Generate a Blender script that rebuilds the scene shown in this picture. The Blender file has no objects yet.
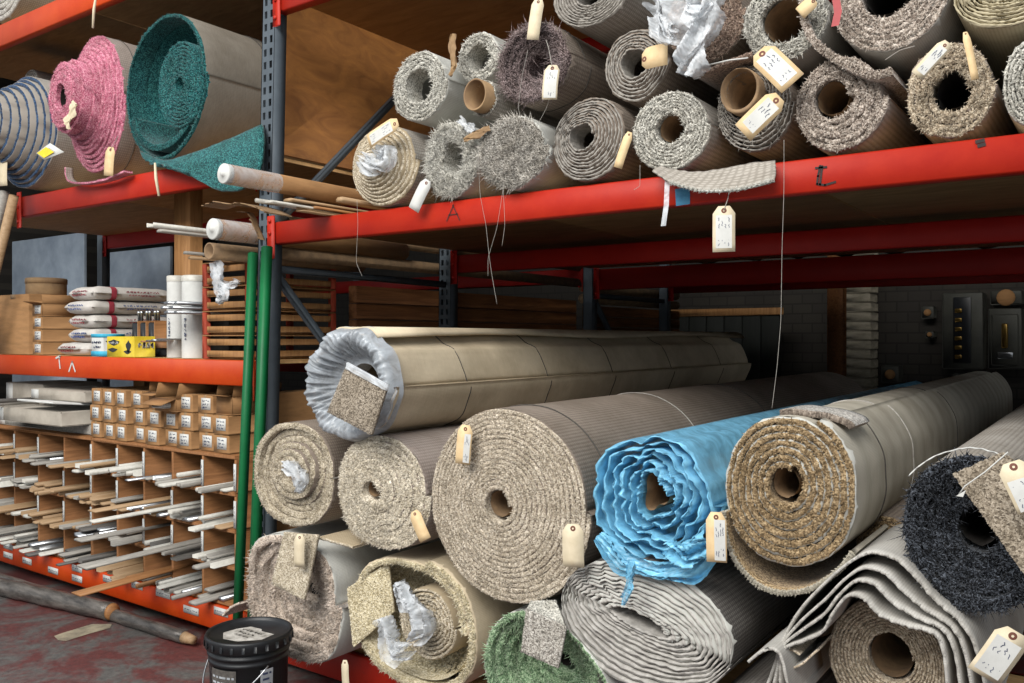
import bpy, math, random
import numpy as np
from mathutils import Vector
PI = math.pi
C = bpy.context.scene.collection
SC = bpy.context.scene
rnd = random.Random(7)

# ------------------------------------------------------------------ camera
F = 860.0
TH = math.radians(35.35)
CAM = np.array([3.37, -2.70, 1.55])
FW = np.array([-math.sin(TH), math.cos(TH), 0.0])
RT = np.array([math.cos(TH), math.sin(TH), 0.0])
UP = np.array([0, 0, 1.0])
HZ = 338.0
cd = bpy.data.cameras.new('camera')
cam = bpy.data.objects.new('camera', cd)
C.objects.link(cam)
cam.location = CAM
cam.rotation_euler = (PI/2, 0, TH)
cd.sensor_fit = 'HORIZONTAL'
cd.sensor_width = 36
cd.lens = F/1024*36
cd.shift_y = (HZ - 341.5)/1024.0
cd.clip_start = 0.05
SC.camera = cam


def ray(u, v):
    return FW + RT*((u-512)/F) + UP*((HZ-v)/F)


def at(u, v, Y):
    """place point: where the sight line of a measured point meets the plane y = Y"""
    d = ray(u, v)
    return CAM + d*((Y-CAM[1])/d[1])


def atx(u, v, X):
    d = ray(u, v)
    return CAM + d*((X-CAM[0])/d[0])


def depth(u, Y):
    return (Y-CAM[1])/ray(u, 0)[1]


# ------------------------------------------------------------------ materials
def lin(h):
    h = h.lstrip('#')
    c = [int(h[i:i+2], 16)/255 for i in (0, 2, 4)]
    return tuple((x/12.92 if x <= .04045 else ((x+.055)/1.055)**2.4) for x in c) + (1,)


def newmat(name):
    m = bpy.data.materials.new(name)
    m.use_nodes = True
    nt = m.node_tree
    return m, nt.nodes, nt.links, nt.nodes['Principled BSDF']


def ramp(n, l, fac, stops):
    r = n.new('ShaderNodeValToRGB')
    e = r.color_ramp.elements
    while len(e) < len(stops):
        e.new(.5)
    for k, (p, c) in enumerate(stops):
        e[k].position = p
        e[k].color = lin(c) if isinstance(c, str) else c
    l.new(fac, r.inputs[0])
    return r.outputs[0]


def texco(n, l, scale=(1, 1, 1), out='Object'):
    t = n.new('ShaderNodeTexCoord')
    mp = n.new('ShaderNodeMapping')
    mp.inputs['Scale'].default_value = scale
    l.new(t.outputs[out], mp.inputs[0])
    return mp.outputs[0]


def noise(n, l, co, scale, detail=4, rough=.6, dist=0):
    t = n.new('ShaderNodeTexNoise')
    t.inputs['Scale'].default_value = scale
    t.inputs['Detail'].default_value = detail
    t.inputs['Roughness'].default_value = rough
    t.inputs['Distortion'].default_value = dist
    l.new(co, t.inputs['Vector'])
    return t.outputs['Fac']


def bump(n, l, b, h, strength=.4, dist=.004):
    x = n.new('ShaderNodeBump')
    x.inputs['Strength'].default_value = strength
    x.inputs['Distance'].default_value = dist
    l.new(h, x.inputs['Height'])
    l.new(x.outputs[0], b.inputs['Normal'])


def mixc(n, l, fac, a, b_, mode='MIX'):
    m = n.new('ShaderNodeMix')
    m.data_type = 'RGBA'
    m.blend_type = mode
    if isinstance(fac, (int, float)):
        m.inputs[0].default_value = fac
    else:
        l.new(fac, m.inputs[0])
    for s, x in ((6, a), (7, b_)):
        if isinstance(x, str):
            m.inputs[s].default_value = lin(x)
        else:
            l.new(x, m.inputs[s])
    return m.outputs[2]


def m_pile(name, dark, mid, light, scale=230):
    """heathered yarn: every yarn end a random one of three colours"""
    m, n, l, b = newmat(name)
    co = texco(n, l)
    v = n.new('ShaderNodeTexVoronoi')
    v.inputs['Scale'].default_value = scale
    l.new(co, v.inputs['Vector'])
    s = n.new('ShaderNodeSeparateColor')
    l.new(v.outputs['Color'], s.inputs[0])
    c = ramp(n, l, s.outputs[0], [(.05, dark), (.45, mid), (.95, light)])
    f = noise(n, l, co, 9, 3)
    c2 = ramp(n, l, f, [(.3, '#c8c4bc'), (.65, '#ffffff')])
    l.new(mixc(n, l, .7, c, c2, 'MULTIPLY'), b.inputs['Base Color'])
    b.inputs['Roughness'].default_value = .95
    b.inputs['Specular IOR Level'].default_value = .15
    b.inputs['Sheen Weight'].default_value = .15
    bump(n, l, b, v.outputs['Distance'], .4, .0015)
    return m


def m_back(name, c1, c2, su=130, sv=170, streak='#ffffff', rough=.9, st=.35):
    """woven backing; the map runs (around, along) in metres"""
    m, n, l, b = newmat(name)
    uv = texco(n, l, (1, 1, 1), 'UV')
    w = n.new('ShaderNodeTexWave')
    w.bands_direction = 'X'
    w.inputs['Scale'].default_value = su/6.28
    w.inputs['Distortion'].default_value = .6
    w.inputs['Detail'].default_value = 1
    l.new(uv, w.inputs[0])
    w2 = n.new('ShaderNodeTexWave')
    w2.bands_direction = 'Y'
    w2.inputs['Scale'].default_value = sv/6.28
    w2.inputs['Distortion'].default_value = .6
    l.new(uv, w2.inputs[0])
    mm = n.new('ShaderNodeMath')
    mm.operation = 'MULTIPLY'
    l.new(w.outputs['Fac'], mm.inputs[0])
    l.new(w2.outputs['Fac'], mm.inputs[1])
    a = n.new('ShaderNodeMath')
    a.operation = 'ADD'
    l.new(mm.outputs[0], a.inputs[0])
    nz = noise(n, l, texco(n, l, (6, 40, 1), 'UV'), 3, 5, .7)
    l.new(nz, a.inputs[1])
    c = ramp(n, l, a.outputs[0], [(.3, c1), (1.0, c2)])
    big = noise(n, l, uv, 2.2, 4, .65)
    c3 = ramp(n, l, big, [(.35, '#bdb8b0'), (.6, '#ffffff')])
    l.new(mixc(n, l, .6, c, c3, 'MULTIPLY'), b.inputs['Base Color'])
    b.inputs['Roughness'].default_value = rough
    b.inputs['Specular IOR Level'].default_value = .15
    bump(n, l, b, a.outputs[0], st, .003)
    return m


def m_plain(name, c1, c2=None, scale=12, rough=.6, metal=0, b_=.15, stretch=(1, 1, 1), spec=.4, lo=.35, hi=.65, bd=.003):
    m, n, l, b = newmat(name)
    co = texco(n, l, stretch)
    f = noise(n, l, co, scale, 6, .65)
    l.new(ramp(n, l, f, [(lo, c1), (hi, c2 or c1)]), b.inputs['Base Color'])
    b.inputs['Roughness'].default_value = rough
    b.inputs['Metallic'].default_value = metal
    b.inputs['Specular IOR Level'].default_value = spec
    if b_:
        bump(n, l, b, f, b_, bd)
    return m


def m_wood(name, c1, c2, stretch=(1, 14, 14), scale=3, rough=.7):
    m, n, l, b = newmat(name)
    co = texco(n, l, stretch)
    f = noise(n, l, co, scale, 6, .65, 1.2)
    c = ramp(n, l, f, [(.3, c1), (.7, c2)])
    l.new(c, b.inputs['Base Color'])
    b.inputs['Roughness'].default_value = rough
    b.inputs['Specular IOR Level'].default_value = .25
    bump(n, l, b, f, .2, .003)
    return m


def m_paint(name, c, worn, chip='#3a2a26', rough=.38):
    m, n, l, b = newmat(name)
    co = texco(n, l)
    f = noise(n, l, co, 5, 6, .7)
    c1 = ramp(n, l, f, [(.35, c), (.7, worn)])
    f2 = noise(n, l, texco(n, l, (1, 3, 3)), 14, 8, .75)
    k = ramp(n, l, f2, [(.66, (0, 0, 0, 1)), (.72, (1, 1, 1, 1))])
    l.new(mixc(n, l, k, c1, chip), b.inputs['Base Color'])
    b.inputs['Roughness'].default_value = rough
    bump(n, l, b, f2, .15, .002)
    b.inputs['Specular IOR Level'].default_value = .25
    return m


def m_film(name, col, alpha=.45, rough=.18, white=.6):
    """crumpled polythene: part clear, part milky, glossy"""
    m, n, l, b = newmat(name)
    co = texco(n, l)
    f = noise(n, l, co, 14, 3, .6, .8)
    b.inputs['Base Color'].default_value = lin(col)
    b.inputs['Roughness'].default_value = rough
    b.inputs['Specular IOR Level'].default_value = .45
    bump(n, l, b, f, .25, .004)
    tr = n.new('ShaderNodeBsdfTransparent')
    mx = n.new('ShaderNodeMixShader')
    k = ramp(n, l, f, [(.35, (alpha*.6,)*3+(1,)), (.65, (min(1, alpha*1.5),)*3+(1,))])
    l.new(k, mx.inputs[0])
    l.new(tr.outputs[0], mx.inputs[1])
    l.new(b.outputs[0], mx.inputs[2])
    l.new(mx.outputs[0], n['Material Output'].inputs[0])
    return m


M = {}
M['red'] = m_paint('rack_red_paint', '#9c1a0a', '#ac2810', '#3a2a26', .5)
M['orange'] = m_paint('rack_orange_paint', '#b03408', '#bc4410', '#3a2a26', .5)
M['red_shaded'] = m_paint('rack_red_paint_shaded', '#8e120c', '#9c1a10', '#3a2a26', .55)  # rack red darkened: shade on the rear beams painted into the colour
M['steel'] = m_paint('upright_grey_paint', '#454d54', '#535b62', '#4a3a30', .5)
M['green'] = m_paint('green_paint', '#0c5a32', '#126a3c', '#20402c', .45)
M['ply'] = m_wood('plywood', '#a07c50', '#c49c6c', (2.2, 9, 2.2), 1.6)
M['plyside'] = m_wood('plywood_panel', '#6a4220', '#90602f', (1, 2.2, 6), 1.7)
M['wood'] = m_wood('pine', '#7c5632', '#a0764a', (14, 14, 1.2), 3)
M['woodx'] = m_wood('shelf_pine', '#6e4828', '#946640', (14, 1.2, 14), 3)
M['plank'] = m_wood('brown_plank', '#54331a', '#7e5230', (14, 1.0, 14), 3)
M['redwood'] = m_wood('reddish_wood', '#7a2c1c', '#a04028', (9, 9, 2), 3)
M['card'] = m_plain('cardboard', '#83603c', '#977048', 6, .85, 0, .1, (1, 1, 6))
M['cardd'] = m_plain('kraft_paper', '#7a6148', '#957a58', 10, .85, 0, .15)
M['core'] = m_plain('cardboard_core', '#75604a', '#94795a', 20, .85, 0, .2)
M['white'] = m_plain('white_paper', '#b4b4b0', '#c6c6c2', 8, .7, 0, .05)
M['whitep'] = m_plain('white_vinyl', '#aaa79e', '#c6c3ba', 20, .4, 0, .05)
M['manila'] = m_plain('manila_card', '#c8ab80', '#d6bd94', 20, .8, 0, .05)
M['manilaw'] = m_plain('pale_manila_card', '#c2b498', '#cfc2a8', 20, .8, 0, .05)
M['ring'] = m_plain('brown_reinforcing_ring', '#5a3428', '#6c4234', 30, .7)
M['ink'] = m_plain('blue_black_ink', '#2a3350', '#3a4360', 30, .6, 0, 0)
M['black'] = m_plain('black_plastic', '#121315', '#1d1f22', 10, .42, 0, .1)
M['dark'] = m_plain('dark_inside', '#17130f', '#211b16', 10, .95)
M['string'] = m_plain('grey_string', '#8a8680', '#a8a49c', 80, .9)
M['dkstring'] = m_plain('dark_string', '#3e3a36', '#55504a', 80, .9)
M['greytrim'] = m_plain('grey_trim', '#7c7872', '#9a958c', 12, .5, 0, .1, (6, 1, 6))
M['dktrim'] = m_plain('charcoal_trim', '#45423f', '#5a5651', 12, .5, 0, .1, (6, 1, 6))
M['tantrim'] = m_wood('tan_trim', '#8c7050', '#ac9070', (14, 1.2, 14), 3, .55)
M['brtrim'] = m_wood('brown_trim', '#7d5534', '#a07248', (14, 1.2, 14), 3, .55)
M['alu'] = m_plain('aluminium', '#9a9c9e', '#b8babc', 9, .3, .9, .05)
M['film'] = m_film('clear_polythene', '#e2e6ea', .36)
M['filmw'] = m_film('milky_polythene', '#d6dade', .55, .35)
M['filmb'] = m_film('blue_polythene', '#7cc0e0', .93, .3)
M['concrete'] = None


# ------------------------------------------------------------------ object helpers
def empty(name, loc, label, cat, group=None):
    o = bpy.data.objects.new(name, None)
    C.objects.link(o)
    o.location = tuple(float(x) for x in loc)
    o.empty_display_size = .1
    o['label'] = label
    o['category'] = cat
    if group:
        o['group'] = group
    return o


def tag(o, label=None, cat=None, group=None, kind=None):
    for k, v in (('label', label), ('category', cat), ('group', group), ('kind', kind)):
        if v:
            o[k] = v
    return o


class MB:
    """collects geometry (world coordinates) for ONE mesh object"""
    def __init__(s):
        s.v = []
        s.f = []
        s.m = []
        s.uv = None
        s.n = 0

    def add(s, v, f, mat=0):
        v = np.asarray(v, dtype=float).reshape(-1, 3)
        s.v.append(v)
        s.f.extend([tuple(int(i)+s.n for i in q) for q in f])
        if isinstance(mat, int):
            s.m.extend([mat]*len(f))
        else:
            s.m.extend(mat)
        s.n += len(v)
        return s

    def box(s, lo, hi, mat=0, bev=0.0, R=None, ctr=None):
        lo = np.array(lo, float)
        hi = np.array(hi, float)
        if bev <= 0:
            v = [(x, y, z) for x in (lo[0], hi[0]) for y in (lo[1], hi[1]) for z in (lo[2], hi[2])]
            f = [(0, 1, 3, 2), (4, 6, 7, 5), (0, 4, 5, 1), (2, 3, 7, 6), (0, 2, 6, 4), (1, 5, 7, 3)]
        else:
            b = min(bev, *(0.49*(hi-lo)))
            v = []
            f = []
            idx = {}
            for cx in (0, 1):
                for cy in (0, 1):
                    for cz in (0, 1):
                        c = (cx, cy, cz)
                        for ax in range(3):
                            p = []
                            for k in range(3):
                                e = (hi if c[k] else lo)[k]
                                p.append(e if k == ax else e + (b if not c[k] else -b))
                            idx[c, ax] = len(v)
                            v.append(p)
            for ax in range(3):
                o1, o2 = [k for k in range(3) if k != ax]
                for sd in (0, 1):
                    q = []
                    for a, bb in ((0, 0), (1, 0), (1, 1), (0, 1)):
                        c = [0, 0, 0]
                        c[ax] = sd
                        c[o1] = a
                        c[o2] = bb
                        q.append(idx[tuple(c), ax])
                    f.append(q if (sd == 1) == (ax != 1) else q[::-1])
                for a in (0, 1):
                    for bb in (0, 1):
                        c0 = [0, 0, 0]
                        c0[o1] = a
                        c0[o2] = bb
                        c1 = list(c0)
                        c1[ax] = 1
                        f.append((idx[tuple(c0), o1], idx[tuple(c1), o1], idx[tuple(c1), o2], idx[tuple(c0), o2]))
            for cx in (0, 1):
                for cy in (0, 1):
                    for cz in (0, 1):
                        f.append(tuple(idx[(cx, cy, cz), k] for k in range(3)))
        v = np.array(v)
        if R is not None:
            c = (lo+hi)/2 if ctr is None else np.array(ctr)
            v = (v-c) @ np.array(R).T + c
        return s.add(v, f, mat)

    def tube(s, pts, r, seg=8, mat=0, cap=True):
        pts = np.asarray(pts, float)
        n = len(pts)
        rr = np.full(n, r) if np.isscalar(r) else np.asarray(r)
        t = np.gradient(pts, axis=0)
        t /= np.linalg.norm(t, axis=1)[:, None] + 1e-9
        ref = np.array([0, 0, 1.0]) if abs(t[0][2]) < .9 else np.array([1.0, 0, 0])
        V = []
        for i in range(n):
            a = np.cross(t[i], ref)
            a /= np.linalg.norm(a) + 1e-9
            b = np.cross(t[i], a)
            for k in range(seg):
                q = 2*PI*k/seg
                V.append(pts[i] + rr[i]*(math.cos(q)*a + math.sin(q)*b))
        f = [(i*seg+k, i*seg+(k+1) % seg, (i+1)*seg+(k+1) % seg, (i+1)*seg+k) for i in range(n-1) for k in range(seg)]
        if cap:
            f += [tuple(range(seg))[::-1], tuple((n-1)*seg+k for k in range(seg))]
        return s.add(V, f, mat)

    def lathe(s, prof, c, seg=32, mat=0, axis='z'):
        V = []
        for r, h in prof:
            for k in range(seg):
                q = 2*PI*k/seg
                if axis == 'z':
                    V.append((c[0]+r*math.cos(q), c[1]+r*math.sin(q), c[2]+h))
                else:
                    V.append((c[0]+r*math.cos(q), c[1]+h, c[2]+r*math.sin(q)))
        n = len(prof)
        f = [(i*seg+k, i*seg+(k+1) % seg, (i+1)*seg+(k+1) % seg, (i+1)*seg+k) for i in range(n-1) for k in range(seg)]
        return s.add(V, f, mat)

    def build(s, name, mats, parent=None, smooth=False, uv=None, kind=None):
        me = bpy.data.meshes.new(name)
        V = np.concatenate(s.v) if s.v else np.zeros((0, 3))
        off = np.array(parent_loc(parent)) if parent else V.mean(axis=0)*0 + (V.min(0)+V.max(0))/2
        if not parent:
            off[2] = V[:, 2].min()
        me.vertices.add(len(V))
        me.vertices.foreach_set('co', (V-off).ravel())
        lt = np.array([len(q) for q in s.f], dtype=np.int32)
        li = np.fromiter((i for q in s.f for i in q), dtype=np.int32)
        me.loops.add(len(li))
        me.loops.foreach_set('vertex_index', li)
        me.polygons.add(len(lt))
        st = np.concatenate(([0], np.cumsum(lt)[:-1])).astype(np.int32)
        me.polygons.foreach_set('loop_start', st)
        me.polygons.foreach_set('loop_total', lt)
        me.polygons.foreach_set('material_index', np.array(s.m, dtype=np.int32))
        if smooth:
            me.polygons.foreach_set('use_smooth', np.ones(len(lt), dtype=bool))
        if uv is not None:
            lay = me.uv_layers.new(name='map')
            lay.data.foreach_set('uv', np.asarray(uv)[li].ravel())
        me.update(calc_edges=True)
        me.validate()
        for m in (mats if isinstance(mats, (list, tuple)) else [mats]):
            me.materials.append(M[m] if isinstance(m, str) else m)
        o = bpy.data.objects.new(name, me)
        C.objects.link(o)
        if parent:
            o.parent = parent
        else:
            o.location = off
        if kind:
            o['kind'] = kind
        return o


def parent_loc(p):
    l = Vector((0, 0, 0))
    while p is not None:
        l += p.location
        p = p.parent
    return l


def sub(o_parent):
    """an un-rotated part built around its thing's origin has location 0, so sub-parts share that origin"""
    return o_parent


def rotz(a):
    c, s = math.cos(a), math.sin(a)
    return np.array([[c, -s, 0], [s, c, 0], [0, 0, 1]])


def rotx(a):
    c, s = math.cos(a), math.sin(a)
    return np.array([[1, 0, 0], [0, c, -s], [0, s, c]])


def roty(a):
    c, s = math.cos(a), math.sin(a)
    return np.array([[c, 0, s], [0, 1, 0], [-s, 0, c]])


def smooth01(x):
    x = np.clip(x, 0, 1)
    return x*x*(3-2*x)


class Wob:
    """smooth pseudo-random function of (angle, radius)"""
    def __init__(s, seed, ks=(1, 2, 3, 4, 5, 7), rs=2.0):
        g = np.random.default_rng(seed)
        s.t = [(k, g.uniform(0, 6.28), g.uniform(-rs, rs)*3, g.uniform(.4, 1)/math.sqrt(k)) for k in ks]

    def __call__(s, th, r):
        return sum(a*np.cos(k*th+p+q*r) for k, p, q, a in s.t)/2.2


# ------------------------------------------------------------------ carpet rolls
# small shifts so that neighbouring rolls touch without cutting into each other
ADJ = {3: (-0.012, 0.014, 0.955), 4: (-0.001, 0.019, 0.979), 5: (-0.012, 0.009, 0.940), 6: (0.014, 0.000, 0.986), 8: (0.001, 0.029, 0.971), 9: (-0.01, 0.012, 1.0), 10: (0.000, 0.000, 1.000), 11: (0.015, 0.000, 0.943), 12: (-0.000, -0.004, 0.976), 13: (0.010, -0.010, 0.955), 14: (-0.011, -0.002, 0.980), 15: (-0.012, -0.003, 0.955), 16: (0.024, -0.006, 0.968), 17: (0.007, -0.026, 0.974), 31: (-0.035, -0.008, 0.955), 32: (-0.022, 0.026, 0.930), 33: (0.056, 0.020, 0.945), 34: (-0.008, 0.027, 0.955), 35: (-0.035, 0.002, 0.964), 36: (-0.003, -0.007, 0.955), 37: (-0.011, -0.007, 0.955), 38: (-0.028, -0.001, 0.968), 39: (-0.015, 0.030, 0.930), 40: (0.028, 0.027, 0.964), 41: (-0.003, 0.041, 0.955), 42: (-0.001, -0.022, 0.955), 43: (0.017, 0.000, 0.958), 44: (0.007, -0.003, 0.99), 45: (0.060, 0.019, 0.955), 46: (0.003, -0.001, 0.993), 47: (0.007, -0.003, 0.980), 48: (0.021, 0.014, 0.950), 49: (-0.018, 0.022, 0.970), 61: (-0.002, 0.000, 0.998), 62: (0.002, -0.000, 0.998), 63: (0.000, 0.000, 1.000)}
def carpet_roll(label, u, v, hw, hh, Y, L=4.0, turns=9, hole=.15, pile='p_beige', back='b_jute',
                fill=.96, prof=None, jit=.005, tuft=None, harm=(), wave=None, hoff=(0, 0), hsh=(1, 1), rot=0.0,
                seed=1, sq=2.0, wob=.25, yaw=0.0, pit=0.0, group=None, bands=(), core=None, bandr=.22, dirn=1,
                theta0=0.0, core_out=.0, seg=72, shell_lump=.004, backedge=None, deep=.10, bulge=.005, name='carpet_roll', cat='carpet roll', squash=(1, 1), rest=None):
    z = depth(u, Y)
    c = at(u, v, Y)
    fac = math.cos(TH) + (u-512)/F*math.sin(TH)
    rx = hw*z/F/fac*squash[0]
    rz = hh*z/F*squash[1]
    g = np.random.default_rng(seed)
    w1 = Wob(seed, rs=1.0)
    w2 = Wob(seed+50, (3, 5, 8, 11, 14), 30)
    p = (1-hole)/max(turns, .01)
    if prof is None:
        prof = lambda r: 0*r
    hox, hoz = hoff[0]*rx, hoff[1]*rz
    cr, sr = math.cos(rot), math.sin(rot)

    def W(r, th):
        ct, st = np.cos(th), np.sin(th)
        k = 1.0
        if sq != 2.0:
            e = (np.abs(ct)**sq + np.abs(st)**sq)**(-1/sq)
            k = 1 + (e-1)*smooth01(r*1.1)
        rr = r*k*(1 + .02*w1(th, r)*r)
        for (kk, a, ph) in harm:
            rr = rr + a*r*np.cos(kk*(th-ph))
        rr = rr + wob*p*w2(th, r/p*.08)*.5*(r > hole*.9)
        if wave is not None:
            rr = rr + wave(r, th)
        x = rr*ct
        y = rr*st
        # long holes: squeeze near the centre, relaxing outward
        q = np.clip(1-r, 0, 1)
        ax = 1+(hsh[0]-1)*q
        ay = 1+(hsh[1]-1)*q
        x = x*ax
        y = y*ay
        xx = rx*(cr*x - sr*y) + hox*q
        zz = rz*(sr*x + cr*y) + hoz*q
        return xx, zz

    def world(x, zv, y):
        return np.stack([c[0]+x+yaw*(y-Y), y, c[2]+zv+pit*(y-Y)], -1)

    if seed in ADJ:
        ax_, az_, as_ = ADJ[seed]
        c = c + np.array([ax_, 0, az_])
        rx, rz = rx*as_, rz*as_
        hox, hoz = hox*as_, hoz*as_
    if rest is not None:
        aa = np.linspace(0, 2*PI, 90)
        zmin = W(np.full(90, 1.0), aa)[1].min()*(1+1.2*shell_lump) + c[2]
        if zmin < rest+.002:
            c = c + np.array([0, 0, rest+.002-zmin])
    t = empty(name, (c[0], Y, c[2]-rz), label, cat, group)
    # --- spiral face
    n = int(turns*seg)
    s = np.linspace(0, turns-1, n) if turns > 1 else np.linspace(0, 1, n)
    th = dirn*2*PI*s + theta0
    ri = hole + p*s
    ro = ri + p*fill
    jj = Wob(seed+9, (2, 3, 5, 7, 9), 20)(th, s) * jit
    Yf = Y + prof(ri) + jj + g.normal(0, jit*.25, n)
    cols = []
    for rr, dy in ((ro*.985, deep), (ro, 0.0), (ro-(ro-ri)*bandr, -bulge*.2), (ro-(ro-ri)*.45, -bulge), (ro-(ro-ri)*.8, -bulge*.8), (ri, .004), (ri, deep)):
        x, zz = W(rr, th)
        jx = g.normal(0, .0012, n)
        cols.append(world(x+jx, zz+g.normal(0, .0012, n), Yf+dy))
    V = np.stack(cols, 1)            # n x 7 x 3
    nc = 7
    fi = []
    fm = []
    for i in range(n-1):
        for k in range(nc-1):
            q = (i*nc+k, (i+1)*nc+k, (i+1)*nc+k+1, i*nc+k+1)
            fi.append(q if dirn > 0 else q[::-1])
            fm.append(1 if k < 2 else 0)
    for i in (0, n-1):
        fi.append(tuple(i*nc+k for k in range(nc)))
        fm.append(0)
    mb = MB()
    mb.add(V, fi, fm)
    # --- tufts
    if tuft:
        N, tl, tw, lean = tuft
        ss = s[g.integers(0, n-1, int(N*1.8))] + g.uniform(0, 1/seg, int(N*1.8))
        keep = g.uniform(0, 1, len(ss)) < (hole+p*ss)*1.0+.12
        ss = ss[keep][:N]
        b = g.uniform(0, 1-bandr*1.15, len(ss))
        rr = hole + p*ss + p*fill*b
        tth = dirn*2*PI*ss + theta0
        x, zz = W(rr, tth)
        yy = Y + prof(hole+p*ss) + Wob(seed+9, (2, 3, 5, 7, 9), 20)(tth, ss)*jit - bulge*.6
        ln = tl*g.uniform(.45, 1.25, len(ss))
        dx = g.normal(0, lean, len(ss))*ln
        dz = g.normal(0, lean, len(ss))*ln - .25*lean*ln
        a0 = g.uniform(0, 6.28, len(ss))
        P = np.zeros((len(ss), 4, 3))
        for k in range(3):
            a = a0 + k*2*PI/3
            P[:, k] = world(x+tw*np.cos(a), zz+tw*np.sin(a), yy+.003)
        P[:, 3] = world(x+dx, zz+dz, yy-ln)
        base = np.arange(len(ss))*4
        tf = []
        for q in base:
            tf += [(q, q+1, q+3), (q+1, q+2, q+3), (q+2, q, q+3)]
        mb.add(P, tf, 0)
    mb.build('pile', [pile, backedge or back], t, smooth=False)
    # --- outer backing shell
    m2 = s >= (turns-2 - .5/seg) if turns > 2 else s >= -1
    ths, ros, yfs = th[m2], ro[m2], Yf[m2]
    ys = [.004, .05, .15, .35, .6, .9, 1.3, 1.8, 2.4, 3.0, L]
    ys = [q for q in ys if q < L] + [L]
    lw = Wob(seed+77, (1, 2, 3, 4), 2.0)
    rows = []
    UVs = []
    for j, q in enumerate(ys):
        lump = 1 + shell_lump*(lw(ths, q*3)+1.2) * (1 if j > 0 else 0)
        x, zz = W(ros*1.003, ths)
        yy = yfs+q if j < 2 else np.full(len(ths), Y+q)
        yy = np.maximum(yy, yfs+.003*j)
        rows.append(world(x*lump, zz*lump, yy))
        UVs.append(np.stack([np.unwrap(ths)*(rx+rz)/2, yy], -1))
    nr, na = len(rows), len(ths)
    V = np.concatenate(rows)
    f = []
    for j in range(nr-1):
        for i in range(na-1):
            q = (j*na+i, j*na+i+1, (j+1)*na+i+1, (j+1)*na+i)
            f.append(q[::-1] if dirn > 0 else q)
        f.append((j*na+na-1, j*na, (j+1)*na, (j+1)*na+na-1))
    f.append(tuple((nr-1)*na+i for i in range(na)))
    mb = MB()
    mb.add(V, f, 0)
    mb.build('backing', [back], t, smooth=True, uv=np.concatenate(UVs))
    # --- core / hole
    if core:
        a = np.linspace(0, 2*PI, 36, endpoint=False)
        yin = float(np.mean(Y+prof(np.array([hole]))))
        rws = []
        for rr, y in ((hole*.98, yin+.02-core_out), (hole*.98-.02*core_out*10, yin+.6)) if not core_out else ((hole*1.0, yin+.1), (hole*1.0, yin-core_out), (hole*.9, yin-core_out), (hole*.88, yin+.6)):
            x, zz = W(np.full(36, rr), a)
            rws.append(world(x, zz, np.full(36, y)))
        nrr = len(rws)
        V = np.concatenate(rws)
        f = [(j*36+k, j*36+(k+1) % 36, (j+1)*36+(k+1) % 36, (j+1)*36+k) for j in range(nrr-1) for k in range(36)]
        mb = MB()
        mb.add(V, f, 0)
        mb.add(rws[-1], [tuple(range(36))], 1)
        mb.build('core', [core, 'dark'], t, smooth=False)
    # --- strings tied round the roll
    for bi, (yb, bm, br) in enumerate(bands):
        a = np.linspace(0, 2*PI, 65)
        lump = 1 + shell_lump*(lw(a, yb*3)+1.2)
        tm = np.mod(ths[:-1], 2*PI)
        oo = np.argsort(tm)
        x, zz = W(np.interp(np.mod(a, 2*PI), tm[oo], ros[:-1][oo], period=2*PI)*1.006, a)
        x, zz = x*lump*1.004, zz*lump*1.004
        mb = MB()
        mb.tube(world(x, zz, Y+yb+.02*np.sin(a+seed)), br, 5, 0, False)
        mb.build('binding_string', [bm], t, smooth=True)
    return dict(t=t, W=W, world=world, c=c, rx=rx, rz=rz, Y=Y, hole=hole, prof=prof)


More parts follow.
